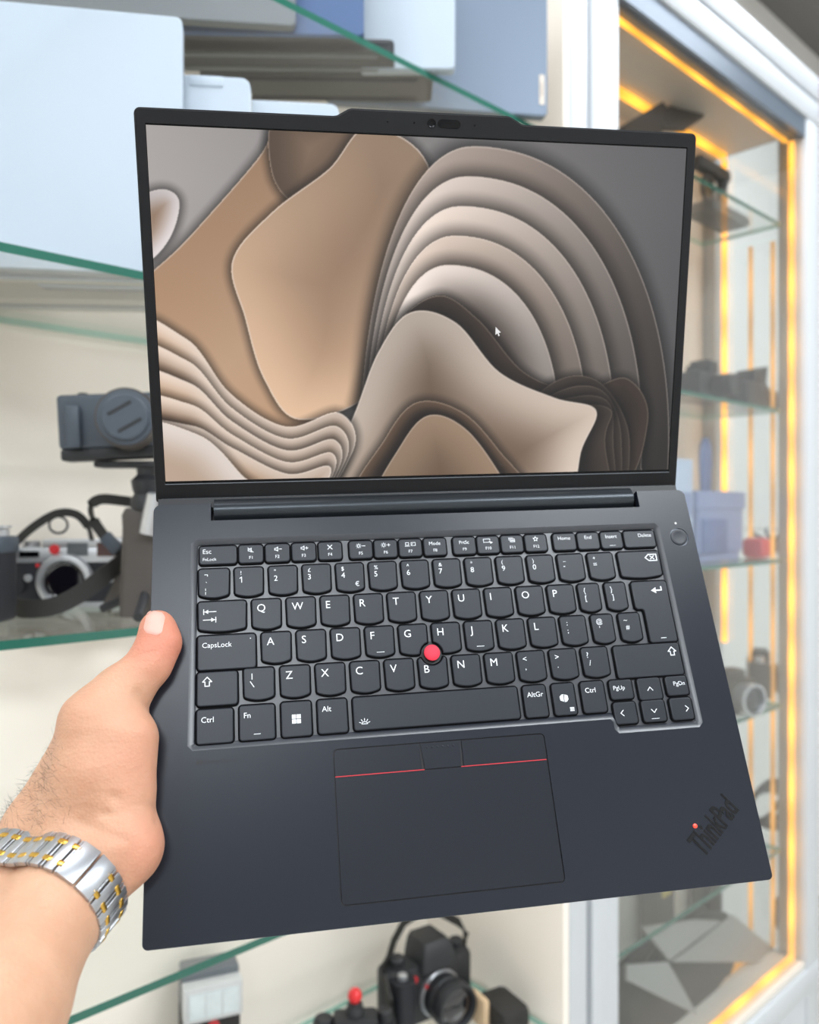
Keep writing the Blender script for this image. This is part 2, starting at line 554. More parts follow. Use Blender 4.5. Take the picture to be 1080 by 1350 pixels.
def stroke(mb, pl, w_, z=0.0, closed=False, mi=0):
    """flat line drawn on a key: polyline in mm"""
    P = [Vector(p) for p in pl]
    if closed:
        P.append(P[0])
    for a, c in zip(P[:-1], P[1:]):
        d = (c - a)
        if d.length < 1e-6:
            continue
        d.normalize()
        n = Vector((-d.y, d.x)) * (w_ / 2)
        e = d * (w_ * .35)
        q = [a - e - n, c + e - n, c + e + n, a - e + n]
        mb.add([(p.x * K, p.y * K, z * K) for p in q], [(0, 1, 2, 3)], mi)

def blob(mb, pl, z=0.0, mi=0):
    mb.add([(x * K, y * K, z * K) for x, y in pl], [tuple(range(len(pl)))], mi)

TPX, TPY, TPR = -9.9, 127.6, 6.6                      # pointing stick
def key_outline(x0, x1, y0, y1, curved, r=1.5):
    if not curved:
        return rrect(x0, x1, y0, y1, r, 4)
    # straight top, bowed bottom edge
    yb = y0 + 1.15
    o = []
    n = 10
    o += [(x0 + .2, yb + 1.2), (x0 + .55, yb + .45)]
    for i in range(n + 1):
        t = i / n
        x = x0 + 1.3 + (x1 - x0 - 2.6) * t
        o.append((x, yb - 1.15 * (1 - (2 * t - 1) ** 2) * 1.0))
    o += [(x1 - .55, yb + .45), (x1 - .2, yb + 1.2)]
    top = rrect(x0, x1, y0, y1, r, 4)
    return o + top[10:]
def subdiv(o, step=.8):
    r = []
    for i in range(len(o)):
        a, c = o[i], o[(i + 1) % len(o)]
        n = max(1, int(math.hypot(c[0] - a[0], c[1] - a[1]) / step))
        r += [(a[0] + (c[0] - a[0]) * k / n, a[1] + (c[1] - a[1]) * k / n) for k in range(n)]
    return r

KEYN = [0]
LZ = .05
def key(x0, x1, y0, y1, curved=False, poly=None, draw=None, notch=False, lip=0.0, label=None, top=0.0):
    o = poly or key_outline(x0, x1, y0, y1, curved)
    if notch:
        o = subdiv(o)
        q = []
        for x, y in o:
            dx, dy = x - TPX, y - TPY
            l = math.hypot(dx, dy)
            q.append((TPX + dx / l * TPR, TPY + dy / l * TPR) if l < TPR else (x, y))
        o = q
    m = MB()
    big = inset(o, -.9)
    z1 = top
    lp = [[(x * K, y * K, -1.75 * K) for x, y in big], [(x * K, y * K, (z1 - .8) * K) for x, y in big]]
    m.loops(lp, 1, True, True, False)
    m.loops([lp[1], [(x * K, y * K, (z1 - .45) * K) for x, y in inset(o, -.18)]], 1, True, False, False)
    m.loops([[(x * K, y * K, (z1 - .45) * K) for x, y in inset(o, -.18)], [(x * K, y * K, (z1 - .12) * K) for x, y in inset(o, -.02)], [(x * K, y * K, z1 * K) for x, y in inset(o, .35)]], 0, True, False, True)
    if lip:                                           # sloping front lip of the page keys
        pass
    k = m.build('key', [M_key, M_keyside], laptop)
    if label:
        k['label'] = label
    if draw:
        lg = MB()
        draw(lg, x0, x1, y0, y1, z1 + LZ)
        if lg.v:
            lg.build('legend', M_legend, k, recalc=False)
    return k

def T(*items):
    """items: (text, dx from left or right, dy from top to baseline, cap, align)"""
    def d(lg, x0, x1, y0, y1, z):
        for it in items:
            s_, dx, dy, cap = it[:4]
            al = it[4] if len(it) > 4 else 'L'
            x = x0 + dx if al == 'L' else (x1 - dx if al == 'R' else (x0 + x1) / 2 + dx)
            put_text(lg, s_, x, y1 - dy, cap, z, al)
    return d
def letter(c):
    return T((c, 2.7, 6.6, 4.0))
def two(a, c, ca=2.2, cb=3.0):
    return T((a, 2.9, 4.0, ca), (c, 2.7, 8.2, cb))
def with_(base_draw, extra):
    def d(*a):
        base_draw(*a)
        extra(*a)
    return d

P_ = 18.33
# function row
def ic_mute(lg, x0, x1, y0, y1, z, extra='x'):
    cx, cy = (x0 + x1) / 2 - .3, y1 - 2.9
    stroke(lg, [(cx - 1.1, cy - .5), (cx - .3, cy - .5), (cx + .6, cy - 1.2), (cx + .6, cy + 1.2), (cx - .3, cy + .5), (cx - 1.1, cy + .5)], .35, z, True)
    if extra == 'x':
        stroke(lg, [(cx - 1.2, cy + 1.3), (cx + 1.6, cy - 1.3)], .35, z)
    else:
        stroke(lg, [(cx + 1.3, cy), (cx + 2.7, cy)], .35, z)
        if extra == '+':
            stroke(lg, [(cx + 2.0, cy - .7), (cx + 2.0, cy + .7)], .35, z)
def ic_sun(lg, x0, x1, y0, y1, z, sign='-'):
    cx, cy = (x0 + x1) / 2 - 1.0, y1 - 2.9
    stroke(lg, circ(cx, cy, .8, 10), .35, z, True)
    for a in range(8):
        c_, s2 = math.cos(a * PI / 4), math.sin(a * PI / 4)
        stroke(lg, [(cx + c_ * 1.25, cy + s2 * 1.25), (cx + c_ * 1.5, cy + s2 * 1.5)], .25, z)
    stroke(lg, [(cx + 2.1, cy), (cx + 3.6, cy)], .35, z)
    if sign == '+':
        stroke(lg, [(cx + 2.85, cy - .75), (cx + 2.85, cy + .75)], .35, z)
def ic_x(lg, x0, x1, y0, y1, z):
    cx, cy = (x0 + x1) / 2, y1 - 2.9
    stroke(lg, [(cx - 1.2, cy - 1.2), (cx + 1.2, cy + 1.2)], .4, z)
    stroke(lg, [(cx - 1.2, cy + 1.2), (cx + 1.2, cy - 1.2)], .4, z)
def ic_disp(lg, x0, x1, y0, y1, z):
    cx, cy = (x0 + x1) / 2, y1 - 2.9
    stroke(lg, [(cx - 2.6, cy - .6), (cx - .8, cy - .6), (cx - .8, cy + .9), (cx - 2.6, cy + .9)], .3, z, True)
    stroke(lg, [(cx - 3.0, cy - 1.2), (cx - .4, cy - 1.2)], .3, z)
    stroke(lg, [(cx + .6, cy - 1.0), (cx + 3.0, cy - 1.0), (cx + 3.0, cy + .9), (cx + .6, cy + .9)], .3, z, True)
    stroke(lg, [(cx + 1.0, cy), (cx + 1.7, cy)], .3, z)
def ic_snip(lg, x0, x1, y0, y1, z):
    cx, cy = (x0 + x1) / 2 - .3, y1 - 2.7
    stroke(lg, [(cx + 1.0, cy - .9), (cx - 2.2, cy - .9), (cx - 2.2, cy + 1.1), (cx + 1.6, cy + 1.1), (cx + 1.6, cy + .2)], .3, z)
    blob(lg, [(cx + .9, cy - .1), (cx + 3.2, cy - 1.0), (cx + 1.9, cy - 1.9)][::-1], z)
def ic_win2(lg, x0, x1, y0, y1, z):
    cx, cy = (x0 + x1) / 2, y1 - 2.7
    stroke(lg, [(cx - 1.6, cy - .2), (cx - 1.6, cy + 1.2), (cx + .8, cy + 1.2)], .3, z)
    stroke(lg, [(cx - .9, cy - 1.2), (cx + 1.7, cy - 1.2), (cx + 1.7, cy + .5), (cx - .9, cy + .5)], .35, z, True)
    stroke(lg, [(cx - .4, cy - .4), (cx + 1.2, cy - .4)], .5, z)
def ic_star(lg, x0, x1, y0, y1, z):
    cx, cy = (x0 + x1) / 2, y1 - 2.7
    stroke(lg, [(cx + (1.5 if i % 2 == 0 else .7) * math.sin(i * PI / 5), cy + (1.5 if i % 2 == 0 else .7) * math.cos(i * PI / 5)) for i in range(10)], .35, z, True)
fcap = lambda n: T((n, 0, 8.0, 1.7, 'C'))
FY0, FY1 = 183.3, 193.4
fk = [(-131.9, -112.5, T(('Esc', 1.7, 4.1, 2.5), ('FnLock', 1.7, 8.2, 1.7)))]
xs = [(-111.0, -98.3), (-96.7, -83.9), (-82.2, -69.6), (-67.6, -55.1), (-50.5, -38.0), (-36.4, -23.9), (-22.3, -9.8), (-8.1, 4.4), (8.9, 21.6), (23.0, 35.5), (37.2, 49.8), (51.5, 64.1), (68.6, 81.8), (83.4, 96.2), (97.8, 110.6)]
ics = [ic_mute, lambda *a: ic_mute(*a, extra='-'), lambda *a: ic_mute(*a, extra='+'), ic_x, ic_sun, lambda *a: ic_sun(*a, sign='+'), ic_disp,
       T(('Mode', 0, 4.0, 2.0, 'C')), T(('PrtSc', 0, 4.0, 1.9, 'C')), ic_snip, ic_win2, ic_star]
for i, (a, c) in enumerate(xs):
    if i < 12:
        dr = with_(ics[i], fcap('F%d' % (i + 1)))
    else:
        dr = T((['Home', 'End', 'Insert'][i - 12], 0, 3.9, 2.1, 'C'))
        if i == 14:
            dr = with_(dr, lambda lg, x0, x1, y0, y1, z: stroke(lg, [((x0 + x1) / 2 - 1.8, y0 + 1.6), ((x0 + x1) / 2 + 1.8, y0 + 1.6)], .22, z))
    fk.append((a, c, dr))
fk.append((112.3, 131.2, T(('Delete', 1.9, 3.9, 2.1, 'R'))))
for a, c, dr in fk:
    key(a, c, FY0, FY1, draw=dr)
# number row
NY0, NY1 = 164.5, 180.5
key(-132.3, -116.6, NY0, NY1, True, draw=T(('¬', 2.9, 4.6, 2.6), ('`', 3.6, 9.6, 2.6), ('¦', 3.4, 13.4, 2.6)))
nums = [('!', '1'), ('"', '2'), ('£', '3'), ('$', '4'), ('%', '5'), ('^', '6'), ('&', '7'), ('*', '8'), ('(', '9'), (')', '0'), ('_', '-'), ('+', '=')]
for i, (a, c) in enumerate(nums):
    x0 = -113.5 + 18.28 * i
    dr = two(a, c)
    if c == '1':
        dr = with_(T(('!', 3.2, 4.0, 2.2)), lambda lg, x0, x1, y0, y1, z: stroke(lg, [(x0 + 2.8, y1 - 5.9), (x0 + 3.7, y1 - 5.2), (x0 + 3.7, y1 - 8.2)], .42, z))
    if c == '4':
        dr = with_(dr, T(('€', 2.6, 13.2, 2.6, 'R')))
    key(x0, x0 + 14.9, NY0, NY1, True, draw=dr)
def ic_back(lg, x0, x1, y0, y1, z):
    x, y = x1 - 6.6, y1 - 4.0
    stroke(lg, [(x - 2.2, y), (x, y + 1.9), (x + 4.8, y + 1.9), (x + 4.8, y - 1.9), (x, y - 1.9)], .6, z, True)
    stroke(lg, [(x + .9, y - 1.0), (x + 3.2, y + 1.0)], .5, z)
    stroke(lg, [(x + .9, y + 1.0), (x + 3.2, y - 1.0)], .5, z)
key(106.2, 131.5, NY0, NY1, True, draw=ic_back)
# letter rows
QY0, QY1 = 146.0, 162.2
def ic_tab(lg, x0, x1, y0, y1, z):
    x, y = x0 + 2.6, y1 - 5.4
    for dy, sgn in ((0, -1), (-4.4, 1)):
        a, c = (x, x + 6.6)
        stroke(lg, [(a, y + dy), (c, y + dy)], .42, z)
        e = a + .2 if sgn < 0 else c - .2
        stroke(lg, [(e, y + dy - 1.4), (e, y + dy + 1.4)], .42, z)
        t = e + (.3 if sgn < 0 else -.3)
        tri = [(t, y + dy), (t - sgn * 2.0, y + dy + 1.1), (t - sgn * 2.0, y + dy - 1.1)]
        blob(lg, tri, z)
key(-132.5, -107.9, QY0, QY1, True, draw=ic_tab)
for i, c in enumerate('QWERTYUIOP'):
    x0 = -104.6 + P_ * i
    key(x0, x0 + 15.0, QY0, QY1, True, draw=letter(c))
key(78.6, 90.7, QY0, QY1, True, draw=T(('{', 2.9, 5.2, 2.8), ('[', 3.2, 9.6, 2.8)))
key(94.7, 106.7, QY0, QY1, True, draw=T(('}', 2.9, 5.2, 2.8), (']', 3.2, 9.6, 2.8)))
AY0, AY1 = 127.6, 143.8
ent = [(117.0, 126.4), (131.2, 126.4), (132.2, 127.4), (132.2, 161.0), (131.2, 162.0), (112.0, 162.0), (111.0, 161.0), (111.0, 147.2), (112.2, 146.0), (114.8, 146.0), (116.0, 144.8), (116.0, 127.4)]
def ic_enter(lg, x0, x1, y0, y1, z):
    x, y = 128.6, 156.5
    stroke(lg, [(x, y + 2.0), (x, y), (x - 4.2, y)], .7, z)
    blob(lg, [(x - 6.4, y), (x - 3.4, y - 1.8), (x - 3.4, y + 1.8)], z)
    stroke(lg, [(122.6, 128.6), (125.6, 128.6)], .35, z)
key(111.0, 132.2, 126.4, 162.0, poly=ent, draw=ic_enter, label='tall stepped enter key')
key(-132.7, -103.3, 126.0, AY1, draw=with_(T(('CapsLock', 2.3, 6.2, 2.6)), lambda lg, x0, x1, y0, y1, z: blob(lg, circ(x1 - 2.4, y1 - 2.4, .3, 8), z)))
bar = lambda lg, x0, x1, y0, y1, z: stroke(lg, [((x0 + x1) / 2 - 2.0, y0 + 2.4), ((x0 + x1) / 2 + 2.0, y0 + 2.4)], .28, z)
for i, c in enumerate('ASDFGHJKL'):
    x0 = -100.0 + P_ * i
    dr = letter(c)
    if c in 'FJ':
        dr = with_(dr, bar)
    key(x0, x0 + 15.0, AY0, AY1, True, draw=dr, notch=c in 'GH')
key(64.9, 79.3, AY0, AY1, True, draw=T((':', 3.4, 5.0, 2.8), (';', 3.3, 9.4, 2.8)))
key(83.2, 95.5, AY0, AY1, True, draw=T(('@', 2.6, 5.0, 2.6), ("'", 3.9, 9.4, 2.8)))
key(99.6, 111.8, AY0, AY1, True, draw=T(('~', 2.6, 5.0, 2.6), ('#', 3.2, 9.2, 2.6)))
ZY0, ZY1 = 109.2, 125.4
def ic_shift(lg, cx, cy, z):
    stroke(lg, [(cx - 2.3, cy + .2), (cx, cy + 2.6), (cx + 2.3, cy + .2), (cx + 1.1, cy + .2), (cx + 1.1, cy - 2.0), (cx - 1.1, cy - 2.0), (cx - 1.1, cy + .2)], .5, z, True)
key(-132.9, -112.9, 107.8, 124.7, draw=lambda lg, x0, x1, y0, y1, z: ic_shift(lg, x0 + 5.0, y1 - 5.0, z))
key(-109.5, -94.2, ZY0, ZY1, True, draw=lambda lg, x0, x1, y0, y1, z: (stroke(lg, [(x0 + 4.2, y1 - 2.8), (x0 + 4.2, y1 - 5.6)], .42, z), stroke(lg, [(x0 + 3.3, y1 - 6.8), (x0 + 5.1, y1 - 9.6)], .42, z)))
for i, c in enumerate('ZXCVBNM'):
    x0 = -90.8 + P_ * i
    key(x0, x0 + 15.0, ZY0, ZY1, True, draw=T((c, 2.7, 8.0 if c == 'B' else 6.6, 4.0)), notch=c == 'B')
for i, (a, c) in enumerate((('<', ','), ('>', '.'), ('?', '/'))):
    x0 = -90.8 + P_ * (7 + i)
    key(x0, x0 + 14.8, ZY0, ZY1, True, draw=T((a, 2.7, 5.4, 3.0), (c, 3.4, 9.8, 3.0)))
key(93.1, 131.9, 107.6, 125.3, draw=lambda lg, x0, x1, y0, y1, z: ic_shift(lg, x1 - 4.6, y1 - 4.8, z))
# bottom row
BY0, BY1 = 89.6, 106.8
key(-133.0, -115.3, 89.1, 105.9, draw=T(('Ctrl', 2.2, 6.4, 2.7)))
key(-111.9, -94.5, 89.3, 106.5, draw=with_(T(('Fn', 2.2, 6.2, 2.7)), lambda lg, x0, x1, y0, y1, z: stroke(lg, [((x0 + x1) / 2 - 1.6, y0 + 2.8), ((x0 + x1) / 2 + 1.6, y0 + 2.8)], .3, z)))
def ic_win(lg, x0, x1, y0, y1, z):
    cx, cy = (x0 + x1) / 2, (y0 + y1) / 2
    for sx in (-1, 1):
        for sy in (-1, 1):
            a, c = cx + (.15 if sx > 0 else -2.25), cy + (.15 if sy > 0 else -2.25)
            blob(lg, [(a, c), (a + 2.1, c), (a + 2.1, c + 2.1), (a, c + 2.1)], z)
key(-90.9, -75.9, 89.5, BY1, draw=ic_win)
key(-72.4, -57.5, 89.8, BY1, draw=T(('Alt', 2.2, 6.0, 2.7)))
def ic_light(lg, x0, x1, y0, y1, z):
    cx, cy = x0 + 5.4, y0 + 3.0
    stroke(lg, [(cx - 1.5, cy), (cx + 1.5, cy)], .35, z)
    stroke(lg, [(cx + 1.5 * math.cos(a), cy + 1.1 * math.sin(a)) for a in np.linspace(0, PI, 9)], .35, z)
    for a in np.radians([20, 55, 90, 125, 160]):
        stroke(lg, [(cx + 2.0 * math.cos(a), cy + 1.7 * math.sin(a)), (cx + 2.9 * math.cos(a), cy + 2.7 * math.sin(a))], .35, z)
key(-54.0, 34.4, BY0 + .6, BY1, draw=ic_light, label='long space bar')
key(37.9, 50.2, 90.2, BY1, draw=T(('AltGr', 1.8, 6.0, 2.6)))
def ic_assist(lg, x0, x1, y0, y1, z):
    cx, cy = (x0 + x1) / 2 - .2, (y0 + y1) / 2 + .6
    blob(lg, [(cx - 2.2, cy - 1.2), (cx - .3, cy - 2.0), (cx - .3, cy + 1.2), (cx + .2, cy + 2.0), (cx - 1.2, cy + 1.9), (cx - 2.4, cy + .8)], z)
    blob(lg, [(cx + .1, cy - 2.2), (cx + 1.4, cy - 2.0), (cx + 2.4, cy - .8), (cx + 2.2, cy + 1.2), (cx + .5, cy + 1.9), (cx + .1, cy + .6)], z)
    for k in range(3):
        stroke(lg, [(x1 - 3.6, y0 + 2.0 + k * .75), (x1 - 1.6, y0 + 2.0 + k * .75)], .5, z)
key(54.2, 66.3, 90.2, BY1, draw=ic_assist)
key(70.5, 83.4, 90.3, BY1, draw=T(('Ctrl', 2.1, 5.8, 2.6)))
key(87.1, 99.8, 96.4, 106.6, draw=T(('PgUp', 1.8, 5.2, 2.2)))
key(120.0, 132.3, 96.4, 106.6, draw=T(('PgDn', 1.5, 5.0, 2.2, 'R')))
chev = lambda dx, dy, ox=0, oy=0: (lambda lg, x0, x1, y0, y1, z: stroke(lg, [((x0 + x1) / 2 + ox + (dy * 1.5 - dx * .8), (y0 + y1) / 2 + oy + (dx * 1.5 - dy * .9)),
        ((x0 + x1) / 2 + ox + dx * .8, (y0 + y1) / 2 + oy + dy * .9), ((x0 + x1) / 2 + ox + (-dy * 1.5 - dx * .8), (y0 + y1) / 2 + oy + (-dx * 1.5 - dy * .9))], .42, z))
key(103.4, 116.5, 95.0, 106.6, draw=chev(0, 1))
key(87.2, 99.7, 83.2, 94.5, draw=chev(-1, 0, -2))
key(103.4, 116.4, 83.2, 94.4, draw=with_(chev(0, -1), lambda lg, x0, x1, y0, y1, z: stroke(lg, [((x0 + x1) / 2 - 2.2, y0 + 1.5), ((x0 + x1) / 2 + 2.2, y0 + 1.5)], .25, z)))
key(120.0, 132.4, 83.1, 94.6, draw=chev(1, 0, 3))

# ---- pointing stick
tp = MB()
tp.lathe([(TPR + .3, -1.65), (TPR + .3, -1.4)], 36, 0, Matrix.Translation((TPX * K, TPY * K, 0)) @ Matrix.Scale(K, 4))
tp.build('stick_well', M_black, laptop)
tp = MB()
tp.lathe([(2.6, -1.5), (2.8, -.2), (4.0, .4), (4.35, .9), (4.3, 1.3), (3.7, 1.75), (2.2, 2.0), (.8, 2.08)], 36, 0, Matrix.Translation((TPX * K, (TPY + .2) * K, 0)) @ Matrix.Scale(K, 4))
tag(tp.build('pointing_stick', M_red, laptop), 'round red rubber pointing stick cap between the keys')

# ---- touchpad and its buttons
fl = MB()
fl.loops([[(x * K, y * K, 0) for x, y in pad], [(x * K, y * K, -.8 * K) for x, y in pad]], 0, False, False, True)
fl.build('touchpad_well', M_black, laptop, recalc=False)
def slab(name, out, z1, m, lab=None, z0=-.8, bev=.15):
    q = MB()
    q.prism([(x * K, y * K) for x, y in out], z0 * K, z1 * K, 0, bev * K)
    o = q.build(name, m, laptop)
    if lab:
        o['label'] = lab
    return o
M_pad = mat('touchpad_slate', (21, 25, 35), .31, spec=.38, var=.03, scale=700)
padl = [p for p in rrect(-65.4, 45.6, 9.7, 67.95, (2.4, 2.4, .4, .4), 5)]
slab('touchpad', padl, -.05, M_pad)
slab('touchpad_button', rrect(-65.4, -21.0, 68.35, 81.2, (.4, .4, .4, 2.4), 4), -.02, M_pad)
slab('touchpad_button', rrect(1.0, 45.6, 68.35, 81.2, (.4, .4, 2.4, .4), 4), -.02, M_pad)
mb_ = slab('touchpad_button', [(-19.4, 68.3), (-.6, 68.3), (.6, 81.2), (-20.6, 81.2)], .05, M_pad, 'middle scroll button with raised dots')
dots = MB()
for k in range(6):
    dots.lathe([(.55, 0), (.5, .18), (.2, .26)], 10, 0, Matrix.Translation(((-17.3 + k * 2.75) * K, 79.0 * K, .05 * K)) @ Matrix.Scale(K, 4))
dots.build('grip_dot', M_pad, mb_)['kind'] = 'stuff'
for a, c in ((-65.2, -19.6), (-.4, 45.4)):
    q = MB()
    q.box(a * K, c * K, 68.0 * K, 68.45 * K, -.4 * K, .03 * K)
    q.build('red_stripe', M_redline, laptop)
# ---- power button
q = MB()
q.loops([[(x * K, y * K, 0) for x, y in pwr], [(x * K, y * K, -.7 * K) for x, y in pwr]], 0, False, False, True)
q.build('power_button_well', M_rim, laptop, recalc=False)
q = MB()
q.lathe([(5.15, -.7), (5.15, -.2), (4.9, -.1), (3.5, -.25), (.6, -.3)], 36, 0, Matrix.Translation((147 * K, 188.6 * K, 0)) @ Matrix.Scale(K, 4))
q.build('power_button', M_key, laptop)
q = MB()
q.lathe([(.55, -.05), (.5, .06)], 12, 0, Matrix.Translation((146.6 * K, 197.4 * K, 0)) @ Matrix.Scale(K, 4))
q.build('status_light', M_whitedot, laptop)
# ---- logos
q = MB()
v, f = TX['ThinkPad']
ww = (max(p[0] for p in v) - min(p[0] for p in v)) / CAPH * 10.6
put_text(q, 'ThinkPad', 121.4, 13.6, 11.6, .25, 'L', 32.5 / (ww * 11.6 / 10.6), math.radians(40.5))
tm = q.build('maker_logo', M_logo, laptop, recalc=False)
sm = tm.modifiers.new('thickness', 'SOLIDIFY')
sm.thickness = .3 * K
sm.offset = -1
tm['label'] = 'raised dark metal ThinkPad lettering set at a slant'
q = MB()
q.lathe([(1.15, 0), (1.1, .5), (.5, .7)], 16, 0, Matrix.Translation((119.9 * K, 29.0 * K, 0)) @ Matrix.Scale(K, 4))
q.build('logo_light', M_reddot, laptop)
q = MB()
put_text(q, 'Dolby Atmos', -129.0, 79.4, 2.0, .04, 'L', 1.0)
for a in (-133.2, -131.3):
    q.add([(a * K, 79.4 * K, .04 * K), ((a + 1.6) * K, 79.4 * K, .04 * K), ((a + 1.6) * K, 81.4 * K, .04 * K), (a * K, 81.4 * K, .04 * K)], [(0, 1, 2, 3)])
q.build('sound_logo', M_print, laptop, recalc=False)
# feet under the base
for a, c in ((-118, 14), (118, 14), (-118, 195), (118, 195)):
    q = MB()
    q.prism(mm(rrect(a - 18, a + 18, c - 4, c + 4, 3)), BT - 1.6 * K, BT, 0)
    q.build('foot', M_black, laptop)

# ------------------------------------------------------------------ lid
AL = math.radians(32.364)
LX = Matrix.Translation((0, 224.0 * K, -8.44 * K)) @ Matrix.Rotation(AL, 4, 'X')
lo_ = [(-W2 + 1.2, 0), (W2 - 1.2, 0), (W2 - .3, .4), (W2, 1.4)]
lo_ += [(W2 - 3.2 + 3.2 * math.cos(a), 204.2 + 3.2 * math.sin(a)) for a in np.linspace(0, PI / 2, 6)]
lo_ += [(53.4, 207.6), (51.5, 207.9), (45.4, 211.3), (43.4, 211.8), (-43.4, 211.8), (-45.4, 211.3), (-51.5, 207.9), (-53.4, 207.6)]
lo_ += [(-W2 + 3.2 + 3.2 * math.cos(a), 204.2 + 3.2 * math.sin(a)) for a in np.linspace(PI / 2, PI, 6)]
lo_ += [(-W2, 1.4), (-W2 + .3, .4)]
sx0, sx1, sy0, sy1 = -151.2, 151.2, 10.3, 199.6
opening = [(sx0, sy0), (sx1, sy0), (sx1, sy1), (sx0, sy1)]
lid = MB()
lid.loops([[(x * K, y * K, -.5 * K) for x, y in lo_], [(x * K, y * K, -.9 * K) for x, y in inset(lo_, -.15)], [(x * K, y * K, -5.2 * K) for x, y in lo_], [(x * K, y * K, -6.2 * K) for x, y in inset(lo_, 1.2)]], 0, True, True, True)
lidm = lid.build('lid', M_lidmetal, laptop)
lidm.matrix_local = LX
bz = MB()
li = inset(lo_, .9)
plate(bz, mm(li), [mm(opening)[::-1]], 0.25 * K)
bz.loops([[(x * K, y * K, .25 * K) for x, y in li], [(x * K, y * K, -.6 * K) for x, y in inset(lo_, .5)]], 0, True, False, False)
bz.loops([[(x * K, y * K, .25 * K) for x, y in opening], [(x * K, y * K, -.6 * K) for x, y in opening]], 1, False, False, False)
bz.build('bezel', [M_bezel, M_black], lidm, recalc=False)
# edge line under the bezel
q = MB()
q.box(-W2 * K + .003, W2 * K - .003, 1.5 * K, 1.9 * K, .2 * K, .36 * K)
q.build('bezel_seam', M_rim, lidm)
q = MB()
q.box(sx0 * K, sx1 * K, 9.9 * K, 10.3 * K, .1 * K, .5 * K)
q.build('screen_sill', M_rim, lidm)
# webcam
q = MB()
q.lathe([(2.5, .25), (2.45, .34), (2.0, .36), (1.9, .28), (.3, .28)], 24, 0, Matrix.Translation((.2 * K, 205.9 * K, 0)) @ Matrix.Scale(K, 4))
q.build('webcam', M_gloss, lidm)
q = MB()
q.prism(mm(rrect(3.6, 16.4, 203.7, 208.3, 2.25, 6)), .2 * K, .4 * K, 0, .1 * K)
q.build('webcam_shutter', M_gloss, lidm)
for x_ in (-24.1, -9.5, 24.5):
    q = MB()
    q.lathe([(.55, .25), (.45, .31)], 10, 0, Matrix.Translation((x_ * K, 205.8 * K, 0)) @ Matrix.Scale(K, 4))
    q.build('microphone_hole', M_gloss, lidm)
# hinge barrel in the notch
q = MB()
L_ = []
prof = [(207.4, -8.0), (209.6, -4.2), (212.0, -2.2), (215.0, -1.6), (218.6, -2.6), (221.6, -5.4), (223.6, -8.4), (221.5, -12.5), (211.0, -12.5)]
prof = [(y + 2.2, z - .4) for y, z in prof]
q.loops([[(x * K, y * K, z * K) for y, z in prof] for x in (-124.6, -124.0, 124.0, 124.6)], 0, True, True, True)
q.build('hinge_barrel', M_hinge, laptop)
q = MB()
q.box((-W2 + 1.5) * K, (W2 - 1.5) * K, 218.8 * K, 224.6 * K, -14.5 * K, -5.5 * K)
q.build('rear_spine', M_black, laptop)
q = MB()
q.box(-126.4 * K, 126.4 * K, 207 * K, 208.55 * K, -14 * K, -.5 * K)
q.box(-126.4 * K, 126.4 * K, 207 * K, 221 * K, -15 * K, -13 * K)
q.build('hinge_slot', M_black, laptop)
# ------------------------------------------------------------------ what the screen shows: a plain picture of curling paper sheets
def spline(P, n=10):
    P = [np.array(p, float) for p in P]
    out = []
    m = len(P)
    for i in range(m):
        p0, p1, p2, p3 = P[(i - 1) % m], P[i], P[(i + 1) % m], P[(i + 2) % m]
        for k in range(n):
            t = k / n
            out.append(.5 * ((2 * p1) + (-p0 + p2) * t + (2 * p0 - 5 * p1 + 4 * p2 - p3) * t * t + (-p0 + 3 * p1 - 3 * p2 + p3) * t ** 3))
    return np.array(out)
GW, GH = 640, 400
gx, gy = np.meshgrid((np.arange(GW) + .5) / GW * 1.6, (np.arange(GH) + .5) / GH)     # y downwards
img = np.zeros((GH, GW, 3))
t_ = np.clip(gx / 1.6, 0, 1)[..., None]
img[:] = (np.array((172, 166, 163)) * (1 - t_) + np.array((92, 91, 93)) * t_) * (1.02 - .12 * np.abs(gy - .15)[..., None])
def dist_in(poly):
    d = np.full(gx.shape, 9.0)
    ins = np.zeros(gx.shape, bool)
    for a, c in zip(poly, np.roll(poly, -1, 0)):
        ex, ey = c - a
        l2 = ex * ex + ey * ey + 1e-12
        t = np.clip(((gx - a[0]) * ex + (gy - a[1]) * ey) / l2, 0, 1)
        d = np.minimum(d, np.hypot(gx - a[0] - t * ex, gy - a[1] - t * ey))
        cond = (a[1] > gy) != (c[1] > gy)
        if abs(ey) > 1e-12:
            ins ^= cond & (gx < (c[0] - a[0]) * (gy - a[1]) / ey + a[0])
    return d, ins
def sheet(P, near, far, depth, dirv=None, rim=(235, 222, 212), rimw=.004, rimk=.8, shade=.03, n=10):
    """paint one paper sheet: near = colour at its edge, far = colour `depth` inside, dirv adds a slant light"""
    poly = spline(P, n)
    d, ins = dist_in(poly)
    sg = np.where(ins, d, -d)
    al = np.clip(sg / .0026 * .5 + .5, 0, 1)[..., None]
    # soft dark gap the sheet throws on what lies behind
    sh = np.clip(1 - d / shade, 0, 1) ** 1.5 * .5
    img[:] = img * (1 - (sh * (~ins))[..., None])
    t = np.clip(d / depth, 0, 1)
    t = (t * t * (3 - 2 * t))[..., None]
    c = np.array(near) * (1 - t) + np.array(far) * t
    if dirv is not None:
        x, y, k = dirv
        c = c * (1 + k * ((gx - poly[:, 0].mean()) * x + (gy - poly[:, 1].mean()) * y))[..., None]
    rm = (np.clip(1 - np.abs(d - rimw * .4) / rimw, 0, 1) * rimk * ins)[..., None]
    c = c * (1 - rm) + np.array(rim) * rm
    img[:] = img * (1 - al) + np.clip(c, 0, 255) * al
